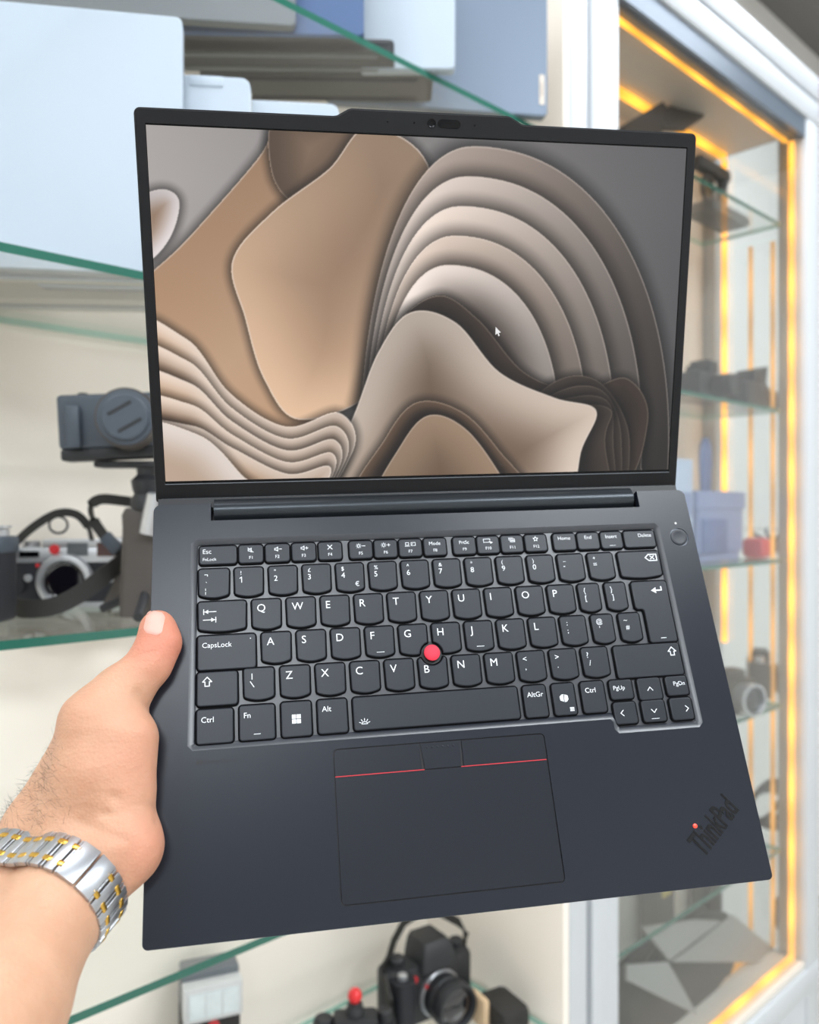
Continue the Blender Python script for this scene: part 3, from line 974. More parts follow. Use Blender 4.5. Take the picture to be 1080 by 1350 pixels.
# tall pale sheets on the left
sheet([(-.2, .62), (.10, .30), (.30, .08), (.40, -.06), (.62, -.06), (.60, .30), (.52, .75), (.2, 1.1), (-.2, 1.1)], (178, 142, 112), (190, 158, 130), .5, (0, 1, .25), rimk=.5)
sheet([(.36, -.05), (.34, .12), (.42, .20), (.54, .12), (.58, -.05)], (96, 78, 64), (150, 124, 102), .2, (1, 0, 1.0), rimk=.3)
sheet([(.25, .52), (.22, .36), (.34, .22), (.50, .10), (.62, -.02), (.80, .10), (.74, .5), (.62, .74), (.40, .82), (.30, .70)], (196, 164, 136), (158, 128, 104), .28, (-.5, .9, .5))
# nested arches sweeping over the right
def arch(cx, cy, al, ar, b, tilt=0.0):
    P = []
    for t in np.linspace(PI, 0, 26):
        x = cx + (al if t > PI / 2 else ar) * math.copysign(abs(math.cos(t)) ** .92, math.cos(t))
        P.append((x + tilt * (1 - math.sin(t)), cy - b * abs(math.sin(t)) ** .92))
    return [(P[0][0], 1.3)] + P + [(P[-1][0], 1.3)]
for k, (lc, fc) in enumerate([((132, 120, 112), (84, 72, 64)), ((176, 164, 156), (78, 66, 58)), ((196, 182, 172), (112, 98, 88)), ((188, 172, 160), (62, 50, 42)), ((210, 198, 190), (40, 31, 26))]):
    sheet(arch(.94 - .02 * k, 1.02 - .03 * k, .36 - .035 * k, .66 - .075 * k, 1.0 - .115 * k), lc, fc, .26 - .02 * k, (-1.0, -.4, .95), shade=.05, n=3, rimk=.45)
# bright rolling sheets in the middle
sheet([(.50, 1.1), (.60, .80), (.68, .56), (.82, .45), (.95, .52), (1.10, .68), (1.28, .74), (1.44, .70), (1.52, .84), (1.40, 1.1), (.9, 1.2)], (58, 46, 38), (24, 19, 17), .12, None, rimk=.25)
for k in range(4):
    o_ = .028 * k
    sheet([(1.06 + o_, 1.1), (1.10 + o_, .82), (1.22 + o_, .70 + o_), (1.36 + o_ * .4, .72 + o_), (1.46 - o_, .90), (1.40, 1.15)], (62, 52, 45), (28, 23, 21), .10, None, rim=(110, 98, 90), rimk=.5)
sheet([(.40, 1.12), (.55, .84), (.64, .62), (.74, .50), (.88, .53), (1.02, .68), (1.20, .76), (1.34, .80), (1.30, .92), (1.22, 1.12), (.8, 1.2)], (206, 190, 176), (112, 92, 76), .22, (.2, .6, .5), shade=.05)
sheet([(.56, 1.1), (.66, .88), (.76, .77), (.90, .80), (1.02, .92), (1.14, 1.1), (.9, 1.2)], (96, 76, 60), (40, 31, 26), .05, None, rimk=.35)
sheet([(.62, 1.1), (.71, .90), (.80, .81), (.92, .86), (1.04, 1.02), (1.1, 1.15), (.8, 1.2)], (150, 126, 104), (104, 82, 64), .2, (.4, -.5, .5), rimk=.5)
# thin curling strips, bottom left
for k in range(5):
    o_ = .045 * k
    sheet([(-.1, .56 + o_ * 1.6), (.08, .58 + o_ * 1.4), (.20, .74 + o_ * .9), (.36, .84 + o_ * .8), (.52 - o_ * .2, .80 + o_ * .9), (.56 - o_ * .5, .92 + o_ * .6), (.36, 1.15), (-.1, 1.2)],
          (226, 206, 190), (172, 138, 108) if k % 2 == 0 else (120, 92, 70), .075, (-.9, -.1, .35), shade=.03)
sheet([(-.1, .84), (.10, .86), (.22, .98), (.30, 1.1), (-.1, 1.2)], (232, 220, 212), (190, 166, 146), .12, (-.5, .2, .3))
sheet([(-.05, .22), (.03, .17), (.08, .20), (.05, .30), (-.02, .36)], (214, 206, 206), (150, 122, 100), .07, (.5, .5, 2.0), rimk=.3)
img = np.clip(img, 0, 255) / 255
lin = np.where(img <= .04045, img / 12.92, ((img + .055) / 1.055) ** 2.4)
# grid mesh of the lit area, one colour per corner point
ax0, ax1, ay0, ay1 = -150.9 * K, 150.9 * K, 11.7 * K, 198.9 * K
vx = np.linspace(ax0, ax1, GW)
vy = np.linspace(ay1, ay0, GH)
VX, VY = np.meshgrid(vx, vy)
verts = np.stack([VX.ravel(), VY.ravel(), np.full(GW * GH, -.3 * K)], 1)
ii = (np.arange(GH - 1)[:, None] * GW + np.arange(GW - 1)[None, :]).ravel()
faces = np.stack([ii + GW, ii + GW + 1, ii + 1, ii], 1)
me = bpy.data.meshes.new('display')
me.vertices.add(len(verts))
me.vertices.foreach_set('co', verts.astype(np.float32).ravel())
me.loops.add(faces.size)
me.loops.foreach_set('vertex_index', faces.astype(np.int32).ravel())
me.polygons.add(len(faces))
me.polygons.foreach_set('loop_start', np.arange(0, faces.size, 4, dtype=np.int32))
me.update(calc_edges=True)
ca = me.color_attributes.new('picture', 'FLOAT_COLOR', 'POINT')
ca.data.foreach_set('color', np.concatenate([lin.reshape(-1, 3), np.ones((GW * GH, 1))], 1).astype(np.float32).ravel())
M_screen = bpy.data.materials.new('lit_screen')
M_screen.use_nodes = True
nt = M_screen.node_tree
pb = nt.nodes['Principled BSDF']
at_ = nt.nodes.new('ShaderNodeVertexColor')
at_.layer_name = 'picture'
nt.links.new(at_.outputs['Color'], pb.inputs['Emission Color'])
pb.inputs['Emission Strength'].default_value = 0.93
pb.inputs['Base Color'].default_value = (.006, .006, .007, 1)
pb.inputs['Roughness'].default_value = .35
pb.inputs['Specular IOR Level'].default_value = .3
me.materials.append(M_screen)
disp = bpy.data.objects.new('display', me)
COL.objects.link(disp)
disp.parent = lidm
q = MB()
q.box(sx0 * K, sx1 * K, sy0 * K, sy1 * K, -.58 * K, -.4 * K)
q.build('display_border', M_gloss, lidm)
# mouse pointer
q = MB()
px_, py_ = 38.6, 97.5
arrow = [(0, 0), (0, -4.6), (1.1, -3.7), (1.9, -5.3), (2.6, -5.0), (1.9, -3.4), (3.2, -3.2)]
q.add([((px_ + x) * K, (py_ + y) * K, -.2 * K) for x, y in arrow], [(0, 1, 2), (0, 2, 5), (0, 5, 6), (2, 3, 4), (2, 4, 5)])
q.build('mouse_pointer', emit_mat('pointer_white', (250, 250, 250), .9), lidm, recalc=False)
# ------------------------------------------------------------------ hand and forearm: one continuous surface grown round capsules
def A_(px, py, Z):
    return np.array(at(px, py, Z))
def Lp(x, y, z):
    return np.array(LM @ Vector((x * K, y * K, z * K)))
CAPS = []
def cap(a, ra, b_, rb):
    CAPS.append((np.array(a, float), ra * K, np.array(b_, float), rb * K))
# thumb: along the left margin of the deck
th_tip, th_mid, th_ip, th_mcp = A_(208, 827, .4195), A_(210, 848, .4165), A_(196, 877, .411), A_(132, 955, .396)
cap(th_tip, 8.7, th_mid, 9.6)
cap(th_mid, 9.6, th_ip, 9.8)
cap(th_ip, 9.8, A_(160, 915, .404), 13.0)
cap(A_(160, 915, .404), 13.0, th_mcp, 18.0)
# thumb base and palm
cap(th_mcp, 18.0, A_(128, 1015, .388), 20)
cap(A_(168, 975, .392), 14.5, A_(158, 1040, .386), 16)
cap(A_(128, 1015, .392), 20, A_(92, 1105, .382), 20)
cap(A_(160, 1050, .386), 13, A_(160, 1116, .378), 17.5)
cap(A_(112, 985, .402), 15, A_(55, 1092, .392), 17)
cap(A_(160, 1116, .378), 17.5, A_(110, 1165, .370), 19)
# wrist and forearm, coming towards the lens
cap(A_(55, 1095, .392), 17, A_(22, 1165, .372), 19)
cap(A_(105, 1125, .378), 19, A_(68, 1202, .353), 21.5)
cap(A_(22, 1165, .372), 19, A_(-45, 1290, .332), 23)
cap(A_(68, 1202, .353), 21, A_(0, 1330, .312), 24)
cap(A_(0, 1330, .312), 24, A_(-125, 1560, .250), 31)
cap(A_(-45, 1290, .332), 23, A_(-175, 1510, .268), 31)
# knuckles and fingers wrapping under the base
fy = [128, 107, 86, 67]
fr_ = [9.0, 9.3, 8.8, 7.6]
fl_ = [1.0, 1.08, 1.0, .82]
for y_, r_, l_ in zip(fy, fr_, fl_):
    kn = Lp(-170, y_ - 2, -26)
    p1 = Lp(-176 + 38 * l_, y_ + 3, -15.6 - r_ - 6)
    p2 = Lp(-176 + 64 * l_, y_ + 4, -15.4 - r_ - 1)
    p3 = Lp(-176 + 84 * l_, y_ + 4, -15.2 - r_)
    cap(kn, r_ + 2.2, p1, r_ + .4)
    cap(p1, r_ + .5, p2, r_ - .5)
    cap(p2, r_ - .4, p3, r_ - 1.2)
    cap(kn, r_ + 2.2, A_(120, 1060, .402), 17)
def smin(a, b_, k):
    h = np.clip(.5 + .5 * (b_ - a) / k, 0, 1)
    return b_ * (1 - h) + a * h - k * h * (1 - h)
LMi = np.array(LM.inverted())
def field(P):
    d = None
    for a, ra, b_, rb in CAPS:
        ab = b_ - a
        t = np.clip(((P - a) @ ab) / (ab @ ab), 0, 1)
        q = np.linalg.norm(P - a - t[..., None] * ab, axis=-1) - (ra + (rb - ra) * t)
        d = q if d is None else smin(d, q, .007)
    # press against the laptop base: carve away its box
    l = P @ LMi[:3, :3].T + LMi[:3, 3]
    c = np.array((0, .1095, -.0075)); hs = np.array((.1568, .1095, .0080))
    qd = np.abs(l - c) - hs
    bx = np.linalg.norm(np.maximum(qd, 0), axis=-1) + np.minimum(qd.max(-1), 0)
    return np.maximum(d, .0003 - bx)
VS = .0017
allp = np.array([c[0] for c in CAPS] + [c[2] for c in CAPS])
lo3 = allp.min(0) - .04
hi3 = allp.max(0) + .04
nn = np.ceil((hi3 - lo3) / VS).astype(int) + 1
g = [lo3[i] + VS * np.arange(nn[i]) for i in range(3)]
FLD = np.empty(nn, np.float32)
for ix in range(nn[0]):
    yy, zz = np.meshgrid(g[1], g[2], indexing='ij')
    FLD[ix] = field(np.stack([np.full_like(yy, g[0][ix]), yy, zz], -1))
# naive surface nets
ins = FLD < 0
cs = np.zeros(nn - 1, np.int8)
for dx in (0, 1):
    for dy in (0, 1):
        for dz in (0, 1):
            cs += ins[dx:nn[0] - 1 + dx, dy:nn[1] - 1 + dy, dz:nn[2] - 1 + dz]
act = np.argwhere((cs > 0) & (cs < 8))
idx = -np.ones(nn - 1, np.int64)
idx[tuple(act.T)] = np.arange(len(act))
acc = np.zeros((len(act), 3)); cnt = np.zeros(len(act))
E_ = []
for ax in range(3):
    for o1 in (0, 1):
        for o2 in (0, 1):
            a = [0, 0, 0]; oth = [k for k in range(3) if k != ax]
            a[oth[0]], a[oth[1]] = o1, o2
            bq = list(a); bq[ax] = 1
            va = FLD[tuple((act + a).T)]; vb = FLD[tuple((act + bq).T)]
            cr = (va < 0) != (vb < 0)
            t = np.where(cr, va / np.where(va == vb, 1, va - vb), 0)
            p = act + np.array(a) + t[:, None] * (np.array(bq) - np.array(a))
            acc[cr] += p[cr]; cnt[cr] += 1
hv = lo3 + acc / cnt[:, None] * VS
hf = []
for ax in range(3):
    o1, o2 = [k for k in range(3) if k != ax]
    sl = [slice(1, -1)] * 3
    sl[ax] = slice(0, -1)
    A0 = ins[tuple(slice(1, nn[k] - 1) if k != ax else slice(0, nn[k] - 1) for k in range(3))]
    B0 = ins[tuple(slice(1, nn[k] - 1) if k != ax else slice(1, nn[k]) for k in range(3))]
    ed = np.argwhere(A0 != B0)
    base_ = ed.copy()
    for k in range(3):
        if k != ax:
            base_[:, k] += 1
    q4 = []
    for s1, s2 in ((0, 0), (-1, 0), (-1, -1), (0, -1)):
        c = base_.copy(); c[:, o1] += s1; c[:, o2] += s2
        q4.append(idx[tuple(c.T)])
    q4 = np.stack(q4, 1)
    flip = A0[tuple(ed.T)] ^ (ax == 1)
    q4[~flip] = q4[~flip][:, ::-1]
    hf.append(q4)
hf = np.concatenate(hf)
hf = hf[(hf >= 0).all(1)]
# project onto the true surface once or twice, then normals from the field
def grad(P, e=.0006):
    return np.stack([field(P + np.eye(3)[k] * e) - field(P - np.eye(3)[k] * e) for k in range(3)], -1) / (2 * e)
gn = grad(hv)
gn /= np.linalg.norm(gn, axis=1)[:, None] + 1e-9
hv = hv - gn * field(hv)[:, None] * .8

# skin: creases and pores by relief, redder towards finger ends by a painted mask that belongs to the skin
red = np.zeros(len(hv))
for c, r, k in ((th_mid, .018, .9), (th_tip, .016, .7), (A_(214, 1115, .37), .022, .35), (A_(205, 1000, .38), .03, .25), (th_mcp, .02, .2)):
    red = np.maximum(red, k * np.exp(-((np.linalg.norm(hv - c, axis=1) / r) ** 2)))
M_skin = bpy.data.materials.new('skin')
M_skin.use_nodes = True
nt = M_skin.node_tree
pb = nt.nodes['Principled BSDF']
tc = nt.nodes.new('ShaderNodeTexCoord')
n1 = nt.nodes.new('ShaderNodeTexNoise'); n1.inputs['Scale'].default_value = 55; n1.inputs['Detail'].default_value = 5
nt.links.new(tc.outputs['Object'], n1.inputs['Vector'])
mx = nt.nodes.new('ShaderNodeMix'); mx.data_type = 'RGBA'
mx.inputs[6].default_value = srgb(190, 143, 114) + (1,)
mx.inputs[7].default_value = srgb(214, 171, 142) + (1,)
nt.links.new(n1.outputs['Fac'], mx.inputs[0])
va_ = nt.nodes.new('ShaderNodeAttribute'); va_.attribute_name = 'flush'
m2 = nt.nodes.new('ShaderNodeMix'); m2.data_type = 'RGBA'
m2.inputs[7].default_value = srgb(214, 118, 98) + (1,)
nt.links.new(va_.outputs['Fac'], m2.inputs[0])
nt.links.new(mx.outputs[2], m2.inputs[6])
nt.links.new(m2.outputs[2], pb.inputs['Base Color'])
pb.inputs['Roughness'].default_value = .5
pb.inputs['Specular IOR Level'].default_value = .4
pb.inputs['Subsurface Weight'].default_value = .25
pb.inputs['Subsurface Radius'].default_value = (.006, .0022, .0012)
pb.inputs['Subsurface Scale'].default_value = 1.0
vo = nt.nodes.new('ShaderNodeTexVoronoi'); vo.inputs['Scale'].default_value = 700
nt.links.new(tc.outputs['Object'], vo.inputs['Vector'])
n2 = nt.nodes.new('ShaderNodeTexNoise'); n2.inputs['Scale'].default_value = 130; n2.inputs['Detail'].default_value = 8
mp = nt.nodes.new('ShaderNodeMapping')
mp.inputs['Rotation'].default_value = (0, math.radians(35), 0)
mp.inputs['Scale'].default_value = (.35, 1, 1.4)
nt.links.new(tc.outputs['Object'], mp.inputs['Vector'])
nt.links.new(mp.outputs[0], n2.inputs['Vector'])
ad = nt.nodes.new('ShaderNodeMath'); ad.operation = 'MULTIPLY_ADD'
ad.inputs[1].default_value = .25
nt.links.new(vo.outputs['Distance'], ad.inputs[0])
nt.links.new(n2.outputs['Fac'], ad.inputs[2])
bp = nt.nodes.new('ShaderNodeBump'); bp.inputs['Strength'].default_value = .55; bp.inputs['Distance'].default_value = .0012
nt.links.new(ad.outputs[0], bp.inputs['Height'])
nt.links.new(bp.outputs['Normal'], pb.inputs['Normal'])

# thumb-joint creases and tendon hollows pressed into the surface
def crease(p0, p1, depth, wdt):
    global hv
    ab = p1 - p0
    t = np.clip(((hv - p0) @ ab) / (ab @ ab), 0, 1)
    dd = np.linalg.norm(hv - p0 - t[:, None] * ab, axis=1)
    hv = hv - gn * (depth * np.exp(-(dd / wdt) ** 2))[:, None]
def on_hand(px, py):
    """first point of the hand along a pixel's ray"""
    r = np.array([(px - 540) / F, 1, -(py - 675) / F])
    o = np.array([0, 0, CAMZ]); t = .25
    for _ in range(80):
        dv = float(field((o + r * t)[None])[0])
        t += dv / np.linalg.norm(r) * .9
        if dv < 1e-5 or t > .46:
            break
    t = min(t, .43)
    return o + r * t
for a, c, dp, wd in (((176, 866), (200, 862), .0007, .0011), ((180, 858), (206, 858), .0004, .0010), ((172, 872), (194, 872), .0004, .0010),
                     ((150, 1050), (206, 1068), .0012, .0022), ((138, 1072), (208, 1085), .0010, .0016), ((105, 1085), (165, 1108), .0008, .0016),
                     ((150, 1160), (172, 1120), .0014, .005), ((182, 912), (196, 935), .0010, .002), ((60, 1065), (120, 1045), .0004, .0012), ((40, 1090), (110, 1062), .0004, .0012)):
    crease(on_hand(*a), on_hand(*c), dp, wd)
me = bpy.data.meshes.new('person')
me.from_pydata(hv.tolist(), [], hf.tolist())
me.polygons.foreach_set('use_smooth', [True] * len(me.polygons))
fa = me.attributes.new('flush', 'FLOAT', 'POINT')
fa.data.foreach_set('value', red.astype(np.float32))
me.materials.append(M_skin)
me.update()
person = bpy.data.objects.new('person', me)
COL.objects.link(person)
tag(person, 'bare left hand and forearm gripping the laptop edge, thumb on the deck', 'person')
# thumbnail, laid on the surface
M_nail = mat('thumbnail', (236, 178, 164), .4, spec=.4, var=.08, scale=120)
nl = MB()
NU, NV = 12, 14
o0, a1, a2 = np.array((203.5, 821.0)), np.array((.22, -.976)), np.array((.976, .22))
gridn = []
for j in range(NV + 1):
    row = []
    v_ = -1 + 2 * j / NV
    half = 12.5 * (1 - max(0, abs(v_) - .55) ** 2 * 2.2)
    for i in range(NU + 1):
        u_ = -1 + 2 * i / NU
        pxl = o0 + a1 * v_ * 15.5 + a2 * u_ * half
        p = on_hand(*pxl)
        edge = max(abs(u_), abs(v_))
        row.append(p - np.array([(pxl[0] - 540) / F, 1, 0]) * (.0007 * (1 - edge ** 6)))
    gridn.append(row)
vv = [p for r in gridn for p in r]
ff = [(j * (NU + 1) + i, j * (NU + 1) + i + 1, (j + 1) * (NU + 1) + i + 1, (j + 1) * (NU + 1) + i) for j in range(NV) for i in range(NU)]
nl.add(vv, ff, 0, True)
nl.build('thumbnail', M_nail, person)
# fine dark hairs on wrist and forearm
M_hair = mat('arm_hair', (52, 40, 34), .6)
hr = MB()
sel = []
pxs = 540 + hv[:, 0] / hv[:, 1] * F
pys = 675 + (CAMZ - hv[:, 2]) / hv[:, 1] * F
cand = np.where((pys > 960) & (pys < 1110) & (pxs > -10) & (pxs < 95) & (gn[:, 0] < .1))[0]
wgt = np.clip(-gn[cand, 0] + .25, .02, None) * np.clip((pys[cand] - 960) / 90, .08, 1)
for i in rng.choice(cand, 380, replace=False, p=wgt / wgt.sum()):
    p = hv[i]; n_ = gn[i]
    tdir = np.array((-.55, -.1, .35)) + rng.normal(0, .35, 3)
    tdir = tdir - n_ * (tdir @ n_) * .9 + n_ * .16
    tdir /= np.linalg.norm(tdir)
    L_ = rng.uniform(.003, .008)
    side = np.cross(tdir, (0, 1, 0)); side /= np.linalg.norm(side) + 1e-9
    curl = rng.normal(0, .0016)
    wd = .00005
    ps = [p - n_ * .0003, p + tdir * L_ * .5 + side * curl * .4, p + tdir * L_ + side * curl]
    hr.add([ps[0] - side * wd, ps[0] + side * wd, ps[1] + side * wd * .8, ps[1] - side * wd * .8, ps[2]], [(0, 1, 2, 3), (3, 2, 4)])
ho = hr.build('arm_hair', M_hair, person, recalc=False)
ho['kind'] = 'stuff'

# ------------------------------------------------------------------ wristwatch: steel and gold link bracelet
M_steel = mat('brushed_steel', (186, 188, 192), .34, metal=.9, var=.06, scale=900)
M_steeld = mat('bracelet_underside', (88, 88, 92), .4, metal=.9)
M_gold = mat('yellow_gold', (222, 178, 84), .25, metal=.95, var=.05, scale=400)
M_dial = mat('dial_dark', (30, 34, 46), .3)
wc = A_(66, 1180, .366)
axis = A_(132, 1108, .386) - A_(24, 1228, .340)
axis /= np.linalg.norm(axis)
view = wc - np.array((0, 0, CAMZ)); view /= np.linalg.norm(view)
e1 = np.cross(axis, view); e1 /= np.linalg.norm(e1)          # sideways in the picture
if e1[0] < 0:
    e1 = -e1
e2 = np.cross(axis, e1); e2 /= np.linalg.norm(e2)
if e2 @ view > 0:
    e2 = -e2                                                # towards the viewer
def ring(a, off):
    d = e1 * math.cos(a) + e2 * math.sin(a)
    r = np.linspace(.005, .065, 400)
    fv = field(wc + r[:, None] * d)
    k = np.argmax(fv > 0)
    return wc + d * (r[k] + off)
NA = 360
RP = np.array([ring(2 * PI * i / NA, 0) for i in range(NA)])
rad = np.linalg.norm(RP - wc, axis=1)
kern = np.exp(-np.linspace(-2, 2, 41) ** 2); kern /= kern.sum()
rad = np.convolve(np.concatenate([rad[-20:], rad, rad[:20]]), kern, 'valid') + .0012
RP = np.array([wc + (e1 * math.cos(2 * PI * i / NA) + e2 * math.sin(2 * PI * i / NA)) * rad[i] for i in range(NA)])
seg_ = np.linalg.norm(np.roll(RP, -1, 0) - RP, axis=1)
cum = np.concatenate([[0], np.cumsum(seg_)])
PER = cum[-1]
def along(s_):
    s_ = s_ % PER
    i = np.searchsorted(cum, s_) - 1
    i = max(0, min(NA - 1, i))
    t = (s_ - cum[i]) / seg_[i]
    p = RP[i] * (1 - t) + RP[(i + 1) % NA] * t
    tg = RP[(i + 3) % NA] - RP[(i - 2) % NA]; tg /= np.linalg.norm(tg)
    n_ = np.cross(tg, axis); n_ /= np.linalg.norm(n_)
    if n_ @ (p - wc) < 0:
        n_ = -n_
    return p, tg, n_
def frame(s_, lift=0.0):
    p, tg, n_ = along(s_)
    ax = np.cross(n_, tg)
    M = Matrix(((tg[0], ax[0], n_[0], p[0] + n_[0] * lift), (tg[1], ax[1], n_[1], p[1] + n_[1] * lift), (tg[2], ax[2], n_[2], p[2] + n_[2] * lift), (0, 0, 0, 1)))
    return M
watch = empty('wristwatch', 'wristwatch on a brushed steel link bracelet with yellow gold studs', 'watch', wc)
WI = Matrix.Translation(-Vector(wc))
WB = .0092
PITCH = .0068
# position of the clasp on the loop: nearest to pixel (112, 1150)
cp = np.array([(540 + p[0] / p[1] * F, 675 + (CAMZ - p[2]) / p[1] * F) for p in RP])
front = (RP - wc) @ e2 > 0
kc = np.argmin(np.where(front, np.hypot(cp[:, 0] - 110, cp[:, 1] - 1152), 1e9))
sc_ = cum[kc]
def link(s_, ln):
    m = MB()
    m.box(-ln / 2, ln / 2, -WB, WB, -.0002, .0021, 0, frame(s_), b=.0004)
    m.v = [tuple(WI @ Vector(p)) for p in m.v]
    return m
def wpart(m, name, mt):
    return m.build(name, mt, watch)
wpart(link(sc_ - .0046, .0082), 'clasp', M_steel)
wpart(link(sc_ + .0044, .0088), 'clasp', M_steel)
sgo = 1
n_side = int((PER - .0182 - .044) / 2 / PITCH)
for sgn in (-1, 1):
    s_ = sc_ + sgn * .0091
    for k in range(n_side):
        c = s_ + sgn * PITCH * (k + .5)
        m = MB()
        m.box(-PITCH * .33, PITCH * .33, -WB, WB, -.0002, .0020, 0, frame(c), b=.0003)
        m.v = [tuple(WI @ Vector(p)) for p in m.v]
        wpart(m, 'link', M_steel)
        for yy_ in (-1, 1):
            m = MB()
            m.box(-PITCH * .34, PITCH * .34, yy_ * WB * .52 - .0014, yy_ * WB * .52 + .0014, .0001, .0023, 0, frame(c - sgn * PITCH * .5), b=.0006)
            m.v = [tuple(WI @ Vector(p)) for p in m.v]
            wpart(m, 'gold_stud', M_gold)
        m = MB()
        m.box(-PITCH * .07, PITCH * .07, -WB * .98, WB * .98, -.0004, .0019, 0, frame(c - sgn * PITCH * .5), b=.0002)
        m.v = [tuple(WI @ Vector(p)) for p in m.v]
        wpart(m, 'link_pin', M_steel)
# watch head on the far side of the wrist
fh = Matrix(WI) @ frame(sc_ + PER / 2)
m = MB()
oc = [(.0205 * math.cos(PI / 8 + k * PI / 4), .0205 * math.sin(PI / 8 + k * PI / 4)) for k in range(8)]
m.prism(oc, 0, .008, 0, .0012, M=fh)
wpart(m, 'case', M_steel)
m = MB(); m.prism(circ(0, 0, .0155, 32), .008, .0088, 0, M=fh); wpart(m, 'dial', M_dial)
m = MB()
oc2 = [(.0195 * math.cos(PI / 8 + k * PI / 4), .0195 * math.sin(PI / 8 + k * PI / 4)) for k in range(8)]
m.loops([[(x, y, .0081) for x, y in oc2], [(x * .97, y * .97, .0098) for x, y in oc2], [(x * .80, y * .80, .0098) for x, y in oc2], [(x * .80, y * .80, .0081) for x, y in oc2]], 0, False, False, False, M=fh)
wpart(m, 'bezel', M_gold)
m = MB(); m.lathe([(.0025, .0195), (.003, .021), (.003, .0245), (.002, .025)], 14, 0, fh @ Matrix.Translation((0, 0, .004)) @ Matrix.Rotation(PI / 2, 4, 'X')); wpart(m, 'crown', M_gold)
# ------------------------------------------------------------------ laptops standing and lying on the upper shelves
M_white = mat('white_shell', (184, 197, 210), .42, var=.02, scale=6)
M_silver = mat('silver_shell', (176, 184, 192), .4, metal=.25, var=.03, scale=9)
M_greysh = mat('grey_shell', (112, 117, 123), .4, metal=.3, var=.03, scale=9)
M_blue = mat('blue_shell', (70, 97, 140), .42, var=.03, scale=9)
M_steelb = mat('steel_blue_shell', (112, 126, 144), .4, metal=.2, var=.03, scale=9)
M_beige = mat('beige_shell', (206, 202, 190), .5, var=.03, scale=9)
M_dark = mat('charcoal_shell', (24, 26, 30), .45, var=.08, scale=14)
M_olive = mat('warm_grey_shell', (50, 51, 49), .5, var=.06, scale=12)
M_rub = mat('rubber_grey', (132, 134, 134), .6)
M_tagm = mat('paper_tag', (226, 214, 200), .7, var=.03)
M_tagt = mat('tag_print', (60, 56, 54), .6)
def standing_laptop(label, px, Z, zs, wd, ht, rz, shell, base_m, th=.015, r=.008, group=None, tag_=None, hinge=False):
    """closed laptop standing on its long edge; px = its right lower corner"""
    p = on(px, Z, zs)
    t = empty('standing_laptop', label, 'laptop', p, rz, group)
    R = Matrix.Rotation(PI / 2, 4, 'X')                      # outline x,z ; thickness along y
    o = rrect(-wd, 0, .0006, ht, r, 5)
    m = MB(); m.prism(o, -.006, 0.0, 0, .0012, M=R); m.build('lid', shell, t)          # lid faces the viewer
    m = MB(); m.prism(o, -th, -.0066, 0, 0, M=R); m.build('base', base_m, t)
    m = MB(); m.box(-wd * .85, -wd * .15, .004, .009, ht - .002, ht + .0012); m.build('hinge', base_m, t)
    m = MB(); m.box(-wd + .02, -.02, th - .0005, th + .0012, .02, .026); m.build('rubber_foot', M_rub, t)
    if hinge:
        m = MB(); m.box(-.058, -.026, -.0012, .002, ht - .0105, ht - .0005, b=.0005); m.build('hinge_cover', shell, t)
    if tag_:
        m = MB(); m.box(-.0115, -.0045, -.0007, 0, .016, .056); tg = m.build('brand_tag', M_tagm, t)
        m = MB()
        put_text(m, tag_, 0, 0, 4.2, 0, 'C')
        m.v = [(-.0101 + y_, -.0009, .036 - x_) for x_, y_, z_ in m.v]
        m.build('lettering', M_tagt, tg, recalc=False)
    return t
g1 = 'laptops standing on the upper shelves'
standing_laptop('big white laptop standing upright on the green-edged glass shelf', 240, .772, H_1, .36, .244, math.radians(9), M_white, M_silver, .017, .006, g1)
standing_laptop('white laptop with a hinge cover, standing right behind the big white one', 330, .803, H_1, .31, .203, math.radians(6), M_white, M_beige, .016, .009, g1, hinge=True)
standing_laptop('shorter white laptop reaching furthest along the shelf behind the other white ones', 447, .836, H_1, .30, .194, math.radians(6), M_white, M_greysh, .016, .009, g1)
standing_laptop('beige-grey laptop standing fourth in the row behind the big white one', 300, .872, H_1, .30, .150, math.radians(4), M_beige, M_beige, .018, .009, g1)
standing_laptop('thin silver laptop at the very back of the row behind the big white one', 260, .905, H_1, .23, .150, math.radians(4), M_silver, M_beige, .015, .009, g1)
standing_laptop('silver-grey laptop standing beside the blue one on the top glass shelf', 390, .912, H_T, .32, .22, math.radians(6), M_greysh, M_greysh, .012, .006, g1)
standing_laptop('blue laptop standing between the silver-grey and white ones', 480, .931, H_T, .30, .22, math.radians(2), M_blue, M_dark, .014, .006, g1)
standing_laptop('narrow white laptop standing on end beside the blue one', 600, 1.000, H_T, .116, .24, 0.0, M_white, M_silver, .015, .005, g1)
standing_laptop('steel-blue laptop with a small brand tag, standing against the cabinet side', 722, 1.120, H_T, .30, .22, math.radians(8), M_steelb, M_greysh, .015, .006, g1, tag_='Lenovo')
def flat_laptop(label, px0, px1, Z, dep, zs, rz, m_, foot):
    p = on((px0 + px1) / 2, Z, zs)
    wd = (px1 - px0) / F * Z
    t = empty('flat_laptop', label, 'laptop', p, rz)
    m = MB(); m.prism(rrect(-wd / 2, wd / 2, 0, dep, .008, 4), .0022, .010, 0, 0); m.build('base', m_, t)
    m = MB(); m.prism(rrect(-wd / 2, wd / 2, 0, dep, .008, 4), .0105, .017, 0, .001); m.build('lid', m_, t)
    for y_ in (.006, dep - .012):
        m = MB(); m.box(-wd / 2 + .02, wd / 2 - .02, y_, y_ + .006, 0, .0024); m.build('rubber_foot', foot, t)
    return t
flat_laptop('black laptop lying flat on the top glass shelf behind the blue one', 130, 520, .962, .048, H_T, 0.02, M_dark, M_rub)
